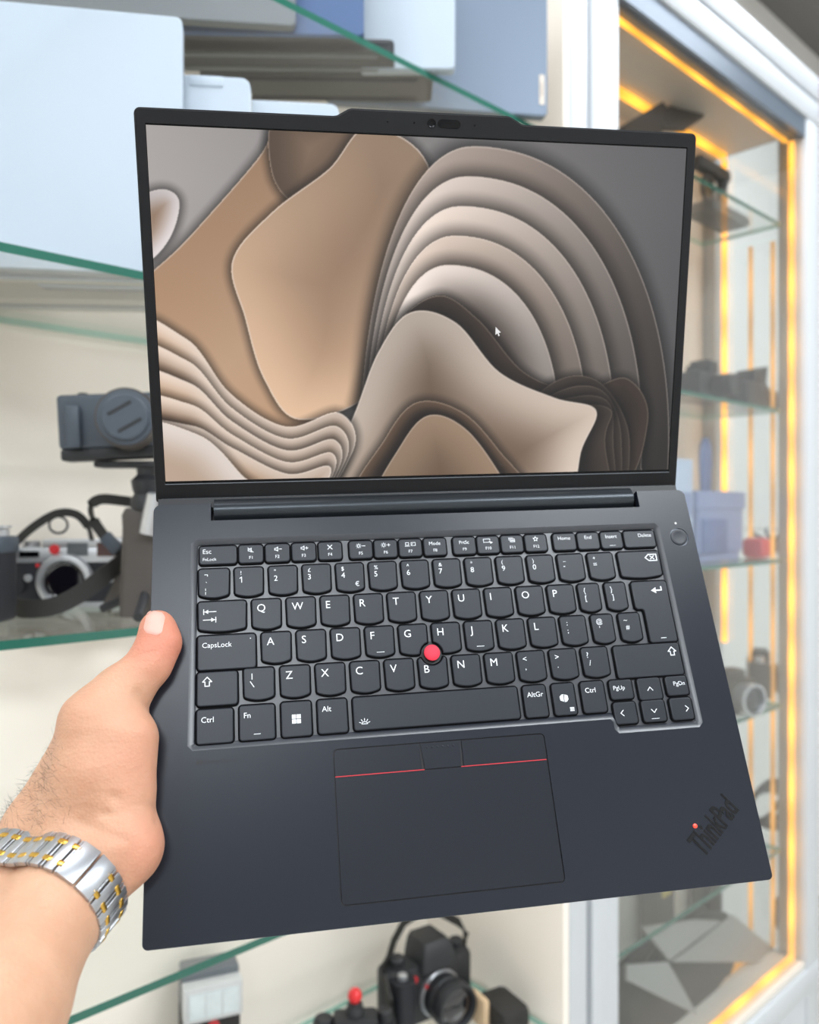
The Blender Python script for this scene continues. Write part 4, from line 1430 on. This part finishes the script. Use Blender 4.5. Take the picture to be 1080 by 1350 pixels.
flat_laptop('warm grey laptop lying flat at the back of the top glass shelf', 262, 572, 1.016, .066, H_T, 0.02, M_olive, M_dark)

# ------------------------------------------------------------------ camera gear on the middle shelf
M_camblk = mat('camera_black', (38, 39, 42), .5, var=.12, scale=300, bump=.15, bscale=900)
M_camgrey = mat('camera_slate', (72, 80, 90), .45, var=.05, scale=200)
M_leather = mat('black_leatherette', (26, 27, 34), .6, var=.15, scale=500, bump=.3, bscale=1500)
M_chrome = mat('satin_chrome', (202, 203, 206), .3, metal=.7, var=.04, scale=300)
M_lens = mat('lens_glass', (14, 12, 20), .05, spec=.8, coat=.6, var=.1, scale=30)
M_lensbrown = mat('finder_glass', (70, 28, 22), .1, spec=.7, var=.1, scale=60)
M_redb = mat('red_badge', (214, 52, 58), .4)
M_wtext = mat('white_engraving', (230, 230, 228), .5)
M_strap = mat('black_strap', (40, 38, 36), .65, var=.12, scale=700, bump=.2, bscale=2500)
M_brown = mat('warm_dark_grip', (76, 70, 66), .55, var=.08, scale=60)
RXp = Matrix.Rotation(PI / 2, 4, 'X')           # lathe axis z -> -y (out of the camera front)
def front(x, z, y=0.0):
    return Matrix.Translation((x, y, z)) @ RXp
# -- rangefinder, body 138 x 77 mm
zc = on(97, .930, H_2)
rf = empty('rangefinder_camera', 'silver-topped rangefinder film camera with black leatherette and empty lens mount', 'camera', zc, math.radians(7))
bo = [(-.069 + .0165 * (1 - math.cos(a)), -.0165 * math.sin(a)) for a in np.linspace(0, PI / 2, 6)]
bodyo = [(x, y) for x, y in bo] + [(-x, y) for x, y in bo[::-1]] + [(-x, -y) for x, y in bo] + [(x, -y) for x, y in bo[::-1]]
m = MB(); m.prism(bodyo, .005, .050, 0, 0); m.build('body', M_leather, rf)
m = MB(); m.prism([(x * 1.005, y * 1.03) for x, y in bodyo], .0, .0055, 0, 0); m.build('base_plate', M_chrome, rf)
m = MB(); m.prism([(x * 1.005, y * 1.03) for x, y in bodyo], .050, .0665, 0, .001)
m.box(-.029, .062, -.0172, .0172, .0660, .0755, b=.0012); m.build('top_plate', M_chrome, rf)
m = MB(); m.lathe([(.0105, .0665), (.0105, .073), (.009, .074)], 20, 0, Matrix.Translation((-.046, 0, 0))); m.build('shutter_dial', M_chrome, rf)
m = MB(); m.box(-.053, -.032, -.0178, -.0165, .056, .0625); m.build('finder_window', M_gloss, rf)
m = MB(); m.box(-.002, .020, -.0182, -.0165, .0575, .0715); m.build('frame_window', mat('frosted_window', (96, 100, 104), .4), rf)
m = MB(); m.box(.030, .054, -.0182, -.0165, .0565, .0720); m.build('finder_window', M_lensbrown, rf)
m = MB(); m.lathe([(.0056, .0), (.0056, .0010), (.0046, .0014)], 24, 0, front(-.0155, .0645, -.0172)); m.build('red_badge', M_redb, rf)
mt = Matrix.Translation((-.004, -.0165, .029)) @ RXp
m = MB(); m.lathe([(.0310, 0), (.0310, .004), (.029, .0075), (.0250, .0085), (.0232, .0085), (.0220, .004), (.0220, .001)], 44, 0, mt, cap1=False); m.build('lens_mount', M_chrome, rf)
m = MB(); m.lathe([(.0222, .001), (.0215, .003), (.017, .0005), (.001, .0005)], 36, 0, mt); m.build('mount_throat', M_lens, rf)
m = MB(); m.lathe([(.004, 0), (.004, .004), (.003, .005)], 14, 0, front(-.043, .033, -.0165)); m.build('release_button', M_chrome, rf)
m = MB(); m.lathe([(.002, 0), (.002, .003)], 10, 0, front(-.033, .047, -.0172)); m.build('red_mark', M_redb, rf)
m = MB(); m.lathe([(.007, 0), (.007, .003)], 20, 0, front(-.053, .024, -.0165)); m.build('front_dial', M_leather, rf)
m = MB(); m.tube([(.043, -.021, .034), (.049, -.021, .046), (.054, -.021, .046), (.052, -.021, .040)], .0018, 8); m.lathe([(.005, 0), (.005, .006)], 14, 0, front(.044, .032, -.0165)); m.build('selector_lever', M_chrome, rf)
m = MB(); m.lathe([(.0075, .0755), (.0075, .082), (.006, .083)], 18, 0, Matrix.Translation((.052, .002, -.006))); m.build('rewind_knob', M_chrome, rf)
# -- strap and its ring
def pathpx(P, n=8):
    q = np.array([tuple(at(*p)) for p in P])
    out = []
    for i in range(len(q) - 1):
        p0, p1, p2, p3 = q[max(i - 1, 0)], q[i], q[i + 1], q[min(i + 2, len(q) - 1)]
        for k in range(n):
            t = k / n
            out.append(.5 * ((2 * p1) + (-p0 + p2) * t + (2 * p0 - 5 * p1 + 4 * p2 - p3) * t * t + (-p0 + 3 * p1 - 3 * p2 + p3) * t ** 3))
    out.append(q[-1])
    return [Vector(p) for p in out]
st = empty('camera_strap', 'dark camera strap looped around the silver rangefinder camera', 'strap', zc)
def strap_part(name, P, wdt, th, mtl):
    p = pathpx(P)
    m = MB()
    m.tube([v - zc for v in p], 0, flat=(wdt, th))
    return m.build(name, mtl, st)
strap_part('band', [(18, 718, 0.907), (10, 745, 0.887), (9, 775, 0.869), (20, 798, 0.844), (40, 803, 0.836), (75, 798, 0.836), (110, 780, 0.844), (140, 757, 0.856), (165, 735, 0.879), (180, 712, 0.892), (186, 690, 0.907)], .0185, .002, M_strap)
strap_part('band', [(20, 716, 0.907), (45, 694, 0.902), (75, 677, 0.902), (100, 678, 0.907), (116, 694, 0.912), (121, 712, 0.912)], .009, .002, M_strap)
strap_part('band', [(186, 664, 0.894), (160, 660, 0.884), (135, 658, 0.879), (122, 664, 0.879), (120, 676, 0.879), (127, 692, 0.879), (142, 712, 0.879), (158, 728, 0.884)], .011, .002, M_strap)
strap_part('band', [(180, 668, 0.889), (180, 700, 0.879), (172, 735, 0.869), (157, 770, 0.869), (141, 801, 0.887)], .0155, .0025, M_brown)
m = MB()
bc = at(147, 716, .878) - zc
m.box(-.011, .011, -.003, .003, -.007, .007, M=Matrix.Translation(bc) @ Matrix.Rotation(math.radians(48), 4, 'Y'), b=.0015)
m.build('buckle', M_camgrey, st)
m = MB()
for k in range(2):
    m.lathe([(.0020, -.002), (.0026, 0), (.0020, .002)], 12, 0, Matrix.Translation(at(14 + 9 * k, 716 + 6 * k, .92) - zc))
m.build('lug', M_chrome, st)
m = MB()
rc = at(77, 692, .935) - zc
m.tube([rc + Vector((.0105 * math.cos(a), .0, .0095 * math.sin(a))) for a in np.linspace(0, 2 * PI, 25)], .0014, 8)
m.build('ring', M_strap, st)
# -- compact camera on a grip tripod
cc = at(150, 606, .832)
cz = Matrix.Translation(cc) @ Matrix.Rotation(math.radians(6), 4, 'Z') @ Matrix.Rotation(math.radians(-3.0), 4, 'Y')
ck = empty('compact_camera', 'dark compact camera with a capped lens, mounted on a grip tripod', 'camera', M=cz)
m = MB(); m.box(-.050, .052, -.012, .018, .0115, .066, b=.004); m.build('body', M_camgrey, ck)
m = MB(); m.box(-.049, .051, -.011, .018, .0, .012, b=.003); m.build('base_plate', M_camblk, ck)
m = MB(); m.box(-.041, -.026, -.020, -.011, .0115, .055, b=.0035); m.build('hand_grip', M_camgrey, ck)
m = MB(); m.lathe([(.005, .065), (.005, .0685), (.004, .069)], 16, 0, Matrix.Translation((-.028, .004, 0))); m.build('shutter_button', M_camblk, ck)
lt = Matrix.Translation((.021, -.012, .0375)) @ Matrix.Rotation(math.radians(4), 4, 'Z') @ RXp
m = MB(); m.lathe([(.030, 0), (.030, .008), (.0285, .010), (.0275, .022), (.0290, .024), (.0290, .028)], 40, 0, lt); m.build('lens_barrel', M_brown, ck)
m = MB(); m.lathe([(.0270, .028), (.0270, .0300), (.0225, .0305), (.0222, .0335), (.0205, .0342)], 40, 0, lt); lc = m.build('lens_cap', M_camgrey, ck)
for sg in (-1, 1):
    m = MB(); m.box(-.0125, .0125, sg * .0095 - .0016, sg * .0095 + .0016, .0338, .0346, M=lt @ Matrix.Rotation(math.radians(28), 4, 'Z')); m.build('cap_slot', M_camblk, lc)
m = MB(); m.box(-.0005, .001, -.0128, -.0118, .0595, .0605); m.build('white_mark', M_wtext, ck)
gt = empty('grip_tripod', 'warm grey grip tripod with silver clamp standing under the compact camera', 'tripod', on(193, .838, H_2))
base_p = on(193, .838, H_2)
dz = cc.z - .001 - H_2
m = MB(); m.loops([[(x, y, z) for x, y in rrect(-.024 * k_, .018 * k_, -.014 * k_, .014 * k_, .008 * k_, 5)] for z, k_ in ((.0, 1.05), (.03, 1.0), (.09, .92), (dz - .055, .95), (dz - .048, .8))]); m.build('handle', M_brown, gt)
for a in (40, 160, 280):
    m = MB(); m.tube([(.012 * math.cos(math.radians(a)), .012 * math.sin(math.radians(a)), .022), (.055 * math.cos(math.radians(a)), .055 * math.sin(math.radians(a)), .005)], .0048, 10); m.build('leg', M_camblk, gt)
m = MB(); m.lathe([(.015, dz - .05), (.016, dz - .040), (.012, dz - .034), (.014, dz - .028), (.015, dz - .020), (.009, dz - .014), (.010, dz - .006)], 24, 0, Matrix.Translation((.0, .0, 0))); m.build('ball_head', M_camblk, gt)
m = MB(); m.box(-.05, .022, -.012, .018, dz - .007, dz - .0005, b=.002); m.build('mount_plate', M_camblk, gt)
m = MB(); m.lathe([(.0105, -.01), (.011, .0), (.011, .03), (.009, .032)], 20, 0, Matrix.Translation((.010, -.014, dz - .065)) @ Matrix.Rotation(math.radians(12), 4, 'Y')); m.build('clamp', M_chrome, gt)
# -- black pouch and a second camera at the frame's edge
pc = empty('camera_pouch', 'black soft camera pouch on the shelf beside the rangefinder', 'pouch', on(187, .97, H_2), math.radians(14))
m = MB(); m.box(-.045, .05, -.015, .05, 0, .048, b=.012); m.build('body', M_strap, pc)
m = MB(); m.box(-.046, .051, -.0165, .02, .024, .050, b=.006); m.build('flap', M_leather, pc)
sc2 = empty('film_camera', 'black film camera standing left of the silver rangefinder', 'camera', on(-34, .795, H_2), math.radians(-6))
m = MB(); m.box(-.060, .0365, -.016, .016, 0, .072, b=.006); m.build('body', M_leather, sc2)
m = MB(); m.box(-.061, .0375, -.017, .017, .066, .083, b=.004); m.build('top_plate', M_camgrey, sc2)
m = MB(); m.lathe([(.009, .083), (.009, .089), (.0075, .090)], 20, 0, Matrix.Translation((.026, 0, 0))); m.lathe([(.011, .0905), (.011, .093)], 20, 0, Matrix.Translation((.026, 0, 0))); m.build('rewind_knob', M_chrome, sc2)
m = MB(); m.lathe([(.026, 0), (.026, .02), (.024, .035)], 32, 0, front(-.015, .036, -.016)); m.build('lens', M_camblk, sc2)
m = MB(); m.lathe([(.002, 0), (.002, .002)], 10, 0, front(.033, .022, -.016)); m.build('chrome_stud', M_chrome, sc2)

# ------------------------------------------------------------------ gear on the lowest shelf of the open cabinet
fu = empty('flash_unit', 'grey-headed flash unit with a red badge standing on the lowest glass shelf', 'flash', on(277, 1.055, H_4), math.radians(22))
m = MB(); m.box(-.036, .036, -.016, .030, 0, .118, b=.002); fb = m.build('body', mat('flash_black', (24, 22, 22), .4), fu)
m = MB(); m.box(-.036, .036, -.010, .030, .1185, .171, b=.004); m.build('head_shell', M_greysh, fu)
m = MB(); m.box(-.0365, .0365, -.030, -.0102, .118, .163, b=.002); hd = m.build('head', mat('flash_grey', (205, 205, 205), .4), fu)
m = MB(); m.box(-.031, .031, -.0312, -.0295, .124, .155); m.build('flash_window', mat('flash_lens', (214, 222, 224), .15, spec=.8, var=.12, scale=90), hd)
for k in range(3):
    m = MB(); m.box(-.031 + .0207 * k, -.0296 + .0207 * k, -.0318, -.0312, .124, .155); m.build('window_rib', M_chrome, hd)
m = MB(); m.lathe([(.0075, 0), (.0075, .001), (.006, .0016)], 24, 0, front(.002, .103, -.016)); m.build('red_badge', M_redb, fu)

bk = empty('ball_knob_camera', 'black camera with a bright red ball knob standing up from its top', 'camera', on(468, 1.130, H_4), math.radians(6))
m = MB(); m.box(-.058, .056, -.018, .018, 0, .052, b=.005); m.build('body', M_camblk, bk)
m = MB(); m.box(-.03, .032, -.017, .017, .050, .064, b=.006); m.build('hump', M_camblk, bk)
m = MB(); m.lathe([(.013, .052), (.013, .060), (.011, .062)], 24, 0, Matrix.Translation((-.043, 0, 0))); m.build('dial', M_camblk, bk)
m = MB(); m.lathe([(.010, .050), (.010, .066), (.008, .068)], 24, 0, Matrix.Translation((.042, 0, 0))); m.build('dial', M_camblk, bk)
m = MB(); m.lathe([(.013, .064), (.013, .070), (.010, .074), (.011, .077), (.006, .080), (.0035, .078), (.0035, .082)], 24, 0, Matrix.Translation((0, 0, 0))); m.build('knob_collar', M_camblk, bk)
m = MB(); m.lathe([(.010 * math.sin(a), .0885 - .0105 * math.cos(a)) for a in np.linspace(.25, PI - .05, 14)], 28, 0); tag(m.build('ball_knob', mat('red_ball', (226, 26, 34), .3, spec=.6, coat=.4), bk), 'glossy red ball')

sl = empty('reflex_camera', 'large black reflex camera with LEICA on its prism and a fast lens', 'camera', on(562, 1.235, H_4), math.radians(33))
m = MB(); m.box(-.076, .072, -.022, .024, 0, .088, b=.010); m.build('body', M_camblk, sl)
m = MB(); m.loops([[(x, y, z) for x, y in rrect(-.028 * k_ + .004, .030 * k_ + .004, -.030 * k_, .026, .006, 4)] for z, k_ in ((.080, 1.1), (.098, 1.0), (.112, .85), (.117, .7))]); pr = m.build('prism', M_camblk, sl)
m = MB(); m.loops([[(x, y, z) for x, y in rrect(-.078, -.044, -.046, .012, .012, 5)] for z in (.0, .004, .074, .084)]); m.build('hand_grip', M_leather, sl)
m = MB(); m.lathe([(.012, .088), (.012, .099), (.010, .101)], 24, 0, Matrix.Translation((-.052, 0, 0))); m.build('mode_dial', M_camblk, sl)
m = MB(); m.lathe([(.007, .084), (.007, .090), (.005, .091)], 18, 0, Matrix.Translation((-.060, -.028, 0))); m.build('shutter_button', M_chrome, sl)
m = MB(); m.lathe([(.011, .088), (.011, .096), (.009, .098)], 24, 0, Matrix.Translation((.055, 0, 0))); m.build('rewind_dial', M_camblk, sl)
lt = Matrix.Translation((.008, -.022, .040)) @ RXp
m = MB(); m.lathe([(.0345, 0), (.0345, .005), (.0335, .006)], 44, 0, lt); m.build('mount_ring', M_chrome, sl)
m = MB(); m.lathe([(.0315, .006), (.0325, .010), (.0325, .022), (.0305, .024), (.0335, .028), (.0340, .046), (.0320, .050), (.0290, .050), (.0270, .044)], 44, 0, lt, cap1=False); m.build('lens_barrel', M_camblk, sl)
m = MB(); m.lathe([(.0272, .044), (.020, .0470), (.010, .0485), (.001, .049)], 40, 0, lt); m.build('lens_glass', M_lens, sl)
m = MB(); m.lathe([(.0029, 0), (.0029, .002)], 12, 0, front(-.019, .060, -.028)); m.build('red_mark', M_redb, sl)
m = MB(); m.lathe([(.0055, 0), (.0055, .0012)], 20, 0, front(-.036, .072, -.0225)); m.build('red_badge', M_redb, sl)
m = MB(); put_text(m, 'LEICA', 0, 0, 6.6, 0, 'C'); m.v = [(x_ + .004, -.0302, .0895 + y_) for x_, y_, z_ in m.v]; m.build('lettering', M_wtext, sl, recalc=False)
m = MB(); m.tube([(.070, .0, .080), (.078, .004, .098), (.066, .01, .116), (.034, .014, .138), (.0, .016, .146), (-.03, .016, .138), (-.05, .012, .118), (-.062, .006, .10), (-.076, .002, .088)], 0, flat=(.012, .0035)); m.build('neck_strap', M_strap, sl)
m = MB(); m.tube([(-.079, -.01, .084), (-.083, -.03, .062), (-.083, -.04, .03)], 0, flat=(.016, .004)); m.build('hand_strap', M_strap, sl)
kc_ = empty('leather_case', 'black and tan camera case leaning beside the large reflex camera', 'case', on(658, 1.215, H_4), math.radians(30))
m = MB(); m.box(-.022, .030, -.040, .03, 0, .036, b=.010); m.build('case_body', M_strap, kc_)
m = MB(); m.box(-.034, -.023, -.010, .03, 0, .044, b=.004); m.build('tan_lining', mat('tan_leather', (214, 184, 148), .6), kc_)

# ------------------------------------------------------------------ behind the amber-lit glass
M_hazeg = mat('dark_grey_device', (62, 62, 62), .5, var=.08, scale=60)
M_lav = mat('lavender_plastic', (140, 152, 190), .5, var=.04, scale=20)
M_paleb = mat('pale_blue_card', (190, 204, 226), .6, var=.03, scale=20)
M_deepb = mat('slate_blue_plastic', (104, 120, 164), .5, var=.05, scale=20)
M_redtoy = mat('red_plastic', (206, 74, 84), .5)
M_oldcam = mat('worn_camera_body', (78, 68, 54), .55, var=.25, scale=120)
M_furry = mat('furry_black', (34, 32, 30), .9, var=.3, scale=400)
M_reflpanel = mat('grey_reflection_panel', (150, 150, 146), .7, var=.05, scale=12)  # tone of the pale triangles mirrored in the door glass
M_bag = mat('dark_bag_fabric', (52, 54, 50), .75, var=.2, scale=60, bump=.4, bscale=80)
M_yel = mat('yellow_label', (210, 190, 90), .6)
CR = ANG
def gear(name, label, cat, s_, d_, z_, rz=0.0):
    return empty(name, label, cat, sd(s_, d_, z_), CR + rz)
def slab_px(par, name, P, d_, mtl, th=.006, dirn=None):
    """thin solid panel whose corners are seen at photo pixels, on the plane d behind the showcase front"""
    q = [atd(x, y, dd) for x, y, dd in P]
    nrm = (q[1] - q[0]).cross(q[2] - q[0]).normalized()
    inv = par.matrix_world.inverted()
    m = MB()
    m.loops([[inv @ (p - nrm * th / 2) for p in q], [inv @ (p + nrm * th / 2) for p in q]], 0, False)
    return m.build(name, mtl, par)
bpy.context.view_layer.update()
# tablet stand
ts = gear('tablet_stand', 'dark tablet propped on a folding stand on the highest glazed shelf', 'tablet stand', 1.30, .12, HR[0])
bpy.context.view_layer.update()
slab_px(ts, 'tablet', [(872, 170, .10), (866, 154, .12), (894, 133, .16), (938, 143, .13), (934, 150, .12), (903, 172, .10)], 0, M_hazeg, .009)
slab_px(ts, 'back_plate', [(812, 172, .10), (872, 136, .13), (880, 146, .12), (872, 176, .10)], 0, M_hazeg, .009)
m = MB(); m.box(-.05, .05, -.04, .05, 0, .008, b=.002); m.build('foot', M_hazeg, ts)
m = MB(); m.tube([(0, 0, .006), (.0, .0, .07)], .008, 10); m.build('arm', M_hazeg, ts)
# gimbal
p_ = atd(948, 280, .12)
sg_ = (p_ - FOOT).dot(U)
gm = gear('gimbal', 'dark handheld gimbal with a level arm on the highest glazed shelf', 'gimbal', sg_, .12, HR[0])
m = MB(); m.box(-.085, .085, -.03, .04, 0, .022, b=.006); m.build('base', M_hazeg, gm)
m = MB(); m.tube([(.005, 0, .02), (.012, 0, .06), (.018, 0, .095)], [.014, .011, .012], 12); m.build('column', M_hazeg, gm)
m = MB(); m.box(-.10, .035, -.012, .014, .088, .114, b=.006); m.build('arm', M_hazeg, gm)
m = MB(); m.tube([(-.05 + .022 * math.cos(a), 0, .055 + .026 * math.sin(a)) for a in np.linspace(0, 2 * PI, 20)], .005, 8); m.build('ring', M_hazeg, gm)
# two black cameras
p_ = atd(925, 525, .10); s1_ = (p_ - FOOT).dot(U)
p_ = atd(985, 525, .10); s2_ = (p_ - FOOT).dot(U)
for s_, lab, nm, sc in ((s1_, 'black video camera with a raised finder behind the amber-lit glass', 'video_camera', 1.0), (s2_, 'black camera with a short wide lens pointing along the glazed shelf', 'lens_camera', 1.05)):
    c = gear(nm, lab, 'camera', s_, .10, HR[1])
    m = MB(); m.box(-.062, .05, -.03, .03, 0, .058 * sc, b=.008); m.build('body', M_camblk, c)
    m = MB(); m.box(-.02, .022, -.028, .02, .055 * sc, .085 * sc, b=.008); m.build('finder', M_camblk, c)
    m = MB(); m.lathe([(.010, .055), (.010, .068 * sc), (.008, .069 * sc)], 18, 0, Matrix.Translation((-.042, 0, 0))); m.build('dial', M_camblk, c)
    if nm == 'lens_camera':
        m = MB(); m.lathe([(.026, .0), (.027, .02), (.027, .06), (.025, .075)], 32, 0, Matrix.Translation((.05, -.004, .030)) @ Matrix.Rotation(PI / 2, 4, 'Y')); m.build('lens', M_camgrey, c)
        m = MB(); m.loops([[(.03, -.02, .06), (.05, -.02, .06), (.05, .02, .06), (.03, .02, .06)], [(.040, -.02, .088), (.062, -.02, .104), (.062, .02, .104), (.040, .02, .088)]], 0, False); m.build('flash', M_camblk, c)
    else:
        m = MB(); m.lathe([(.022, .0), (.024, .02), (.021, .04)], 28, 0, front(.0, .03, -.03)); m.build('lens', M_camblk, c)
# blue things
def sbox(name, label, cat, px0, px1, py0, d_, z_, mtl, dep=.05):
    pa, pb_ = atd(px0, py0, d_), atd(px1, py0, d_)
    sa, sb = (pa - FOOT).dot(U), (pb_ - FOOT).dot(U)
    ht = ((pa.z + pb_.z) / 2) - z_
    t = gear(name, label, cat, (sa + sb) / 2, d_, z_)
    return t, (sb - sa) / 2, ht, dep
t, hw, ht, dp = sbox('pale_box', 'pale blue carton with a darker panel behind the amber-lit glass', 'box', 868, 914, 604, .10, HR[2], M_paleb)
m = MB(); m.box(-hw, hw, 0, dp, 0, ht, b=.002); m.build('carton', M_paleb, t)
m = MB(); m.box(hw * .25, hw * .9, -.0012, .0, ht * .45, ht * .68); m.build('label_panel', M_lav, t)
t, hw, ht, dp = sbox('paddle_brush', 'slate blue paddle standing in the lavender container', 'paddle', 930, 945, 577, .13, HR[2] + .03, M_deepb)
m = MB(); m.loops([[(x * hw, y * .01 + .01, z * ht) for x, y in circ(0, 0, 1, 16)] if False else [(hw * k_ * x, .012 + .006 * y, z * ht) for x, y in circ(0, 0, 1, 16)] for z, k_ in ((0, .55), (.3, .62), (.6, .95), (.8, 1.1), (.93, .95), (1.0, .45))]); m.build('paddle', M_deepb, t)
t, hw, ht, dp = sbox('lavender_container', 'lavender blue open container with a wider rim behind the amber-lit glass', 'container', 912, 977, 648, .12, HR[2], M_lav)
wl_ = [(.82, 0), (.86, .5), (.88, .74), (1.0, .75), (1.0, 1.0)]
m = MB(); m.loops([[(x * k_, .02 + (y - .02) * k_, z * ht) for x, y in rrect(-hw, hw, -.012, .055, .006, 4)] for k_, z in wl_] + [[(x * .92, .02 + (y - .02) * .92, z * ht) for x, y in rrect(-hw, hw, -.012, .055, .006, 4)] for z in (1.0, .12)], cap1=True); m.build('tub', M_lav, t)
m = MB(); m.box(-hw * .8, hw * .2, -.0125, -.010, ht * .1, ht * .6, b=.001); m.build('front_panel', M_deepb, t)
# red and dark toy drone
p_ = atd(1016, 742, .09); s_ = (p_ - FOOT).dot(U)
t = gear('toy_drone', 'dark small drone with a red body on the shelf beside the lavender container', 'drone', s_, .09, HR[2])
m = MB(); m.box(-.085, -.03, -.02, .03, .0, .045, b=.012); m.build('body', M_redtoy, t)
m = MB(); m.box(-.03, .06, -.018, .02, .008, .040, b=.010); m.build('shell', M_deepb, t)
for k, (x_, y_) in enumerate(((-.02, -.03), (.055, -.03), (-.02, .035), (.055, .035))):
    m = MB(); m.tube([(.015, 0, .03), (x_, y_, .055), (x_ + .004, y_, .062)], .0035, 8); m.build('arm', M_hazeg, t)
    m = MB(); m.box(x_ - .03, x_ + .03, y_ - .004, y_ + .004, .062, .0635, M=None); m.build('rotor_blade', M_hazeg, t)
# old cameras
for px, py, d_, sc, lab, nm, rz in ((962, 952, .07, 1.0, 'worn brass and black folding camera behind the amber-lit glass', 'folding_camera', -.3), (1000, 945, .11, 1.1, 'old dark camera with a red-tinted lens behind the amber-lit glass', 'vintage_camera', .5)):
    p_ = atd(px, py, d_); s_ = (p_ - FOOT).dot(U)
    t = gear(nm, lab, 'camera', s_, d_, HR[3], rz)
    m = MB(); m.box(-.055 * sc, .052 * sc, -.022, .022, 0, .072 * sc, b=.006); m.build('body', M_oldcam, t)
    m = MB(); m.box(-.028, .024, -.022, .016, .070 * sc, .094 * sc, b=.006); m.build('finder', M_oldcam, t)
    m = MB(); m.lathe([(.010, .07 * sc), (.010, .083 * sc), (.008, .084 * sc)], 18, 0, Matrix.Translation((-.042, 0, 0))); m.build('dial', M_chrome, t)
    m = MB(); m.lathe([(.030, 0), (.030, .012), (.033, .016), (.033, .030), (.028, .032), (.026, .026)], 32, 0, front(.014, .036, -.022), cap1=False); m.build('lens_ring', M_chrome if nm == 'folding_camera' else mat('brass_ring', (168, 138, 92), .35, metal=.6), t)
    m = MB(); m.lathe([(.027, .024), (.015, .027), (.001, .028)], 28, 0, front(.014, .036, -.022)); m.build('lens_glass', M_lens if nm == 'folding_camera' else mat('red_lens', (150, 24, 44), .15, spec=.7), t)
# coiled cable and boxes on the lowest glazed shelf
p_ = atd(1018, 1138, .10); s_ = (p_ - FOOT).dot(U)
t = gear('coiled_cable', 'black coiled cable lying on the lowest glazed shelf', 'cable', s_, .10, HR[4])
for k in range(4):
    r_ = .085 - .007 * k
    m = MB(); m.tube([(r_ * math.cos(a), .35 * r_ * math.sin(a) + .004 * k, .012 + .055 * (1 + math.sin(a + .4 * k)) * .55 + .006 * k) for a in np.linspace(0, 2 * PI, 40)], .0055, 8); m.build('coil', M_furry, t)
for px, lab, lm_ in ((884, 'dark carton with a yellow label beneath the lowest glazed shelf', M_yel), (948, 'plain dark carton beneath the lowest glazed shelf', M_bag)):
    p_ = atd(px, 1195, .17); s_ = (p_ - FOOT).dot(U)
    t = gear('small_carton', lab, 'box', s_, .178, H_BOT)
    ht = p_.z + .065 - H_BOT
    m = MB(); m.box(-.032, .032, 0, .045, 0, ht, b=.002); m.build('carton', M_bag, t)
    m = MB(); m.box(-.02, .018, -.0012, 0, ht - .045, ht - .012); m.build('label_panel', lm_, t)
# dark bag and furry windscreen on the cabinet floor, grey panels in place of glass reflections
p_ = atd(905, 1340, .10); s_ = (p_ - FOOT).dot(U)
t = gear('equipment_bag', 'dark soft equipment bag slumped on the glazed cabinet floor', 'bag', s_, .122, H_BOT)
m = MB()
Lq = []
for z, k_ in ((0, .92), (.03, 1.0), (.08, .98), (.115, .85), (.135, .55), (.14, .2)):
    Lq.append([(.21 * k_ * math.copysign(abs(math.cos(a)) ** .5, math.cos(a)) * (1 + .03 * math.sin(5 * a + z * 40)), .045 * k_ * math.copysign(abs(math.sin(a)) ** .5, math.sin(a)), z + .006 * math.sin(7 * a + 3)) for a in np.linspace(0, 2 * PI, 48, endpoint=False)])
m.loops(Lq); m.build('bag_body', M_bag, t)
m = MB(); m.tube([(-.10 + .2 * k / 16, -.046, .10 + .05 * math.sin(PI * k / 16)) for k in range(17)], 0, flat=(.016, .003)); m.build('bag_handle', M_strap, t)
p_ = atd(1040, 1262, .07); s_ = (p_ - FOOT).dot(U)
t = gear('furry_windscreen', 'round black furry microphone windscreen near the glowing corner strip', 'windscreen', s_, .07, H_BOT)
m = MB()
Lq = []
for j in range(1, 18):
    a = PI * j / 18
    Lq.append([((.035 + .006 * rng.random()) * math.sin(a) * math.cos(b2), (.030 + .004 * rng.random()) * math.sin(a) * math.sin(b2), .05 - (.055) * math.cos(a)) for b2 in np.linspace(0, 2 * PI, 30, endpoint=False)])
m.loops(Lq); m.build('fur', M_furry, t)
p_ = atd(885, 1265, .05)
t = gear('glass_reflection', 'grey triangular panels standing in for reflections in the glass over the dark bag', 'reflection', (p_ - FOOT).dot(U), .05, H_BOT)
bpy.context.view_layer.update()
slab_px(t, 'panel', [(846, 1222, .060), (882, 1266, .055), (950, 1214, .070), (915, 1212, .075)], 0, M_reflpanel, .004)  # reflected triangles in the glass, shaped as solid grey panels
slab_px(t, 'panel', [(886, 1268, .058), (966, 1206, .070), (1040, 1268, .075)], 0, M_reflpanel, .004)  # second reflected triangle, likewise a stand-in panel
slab_px(t, 'panel', [(826, 1272, .055), (880, 1268, .058), (919, 1338, .040), (826, 1292, .050)], 0, M_reflpanel, .004)  # third reflected triangle, likewise a stand-in panel
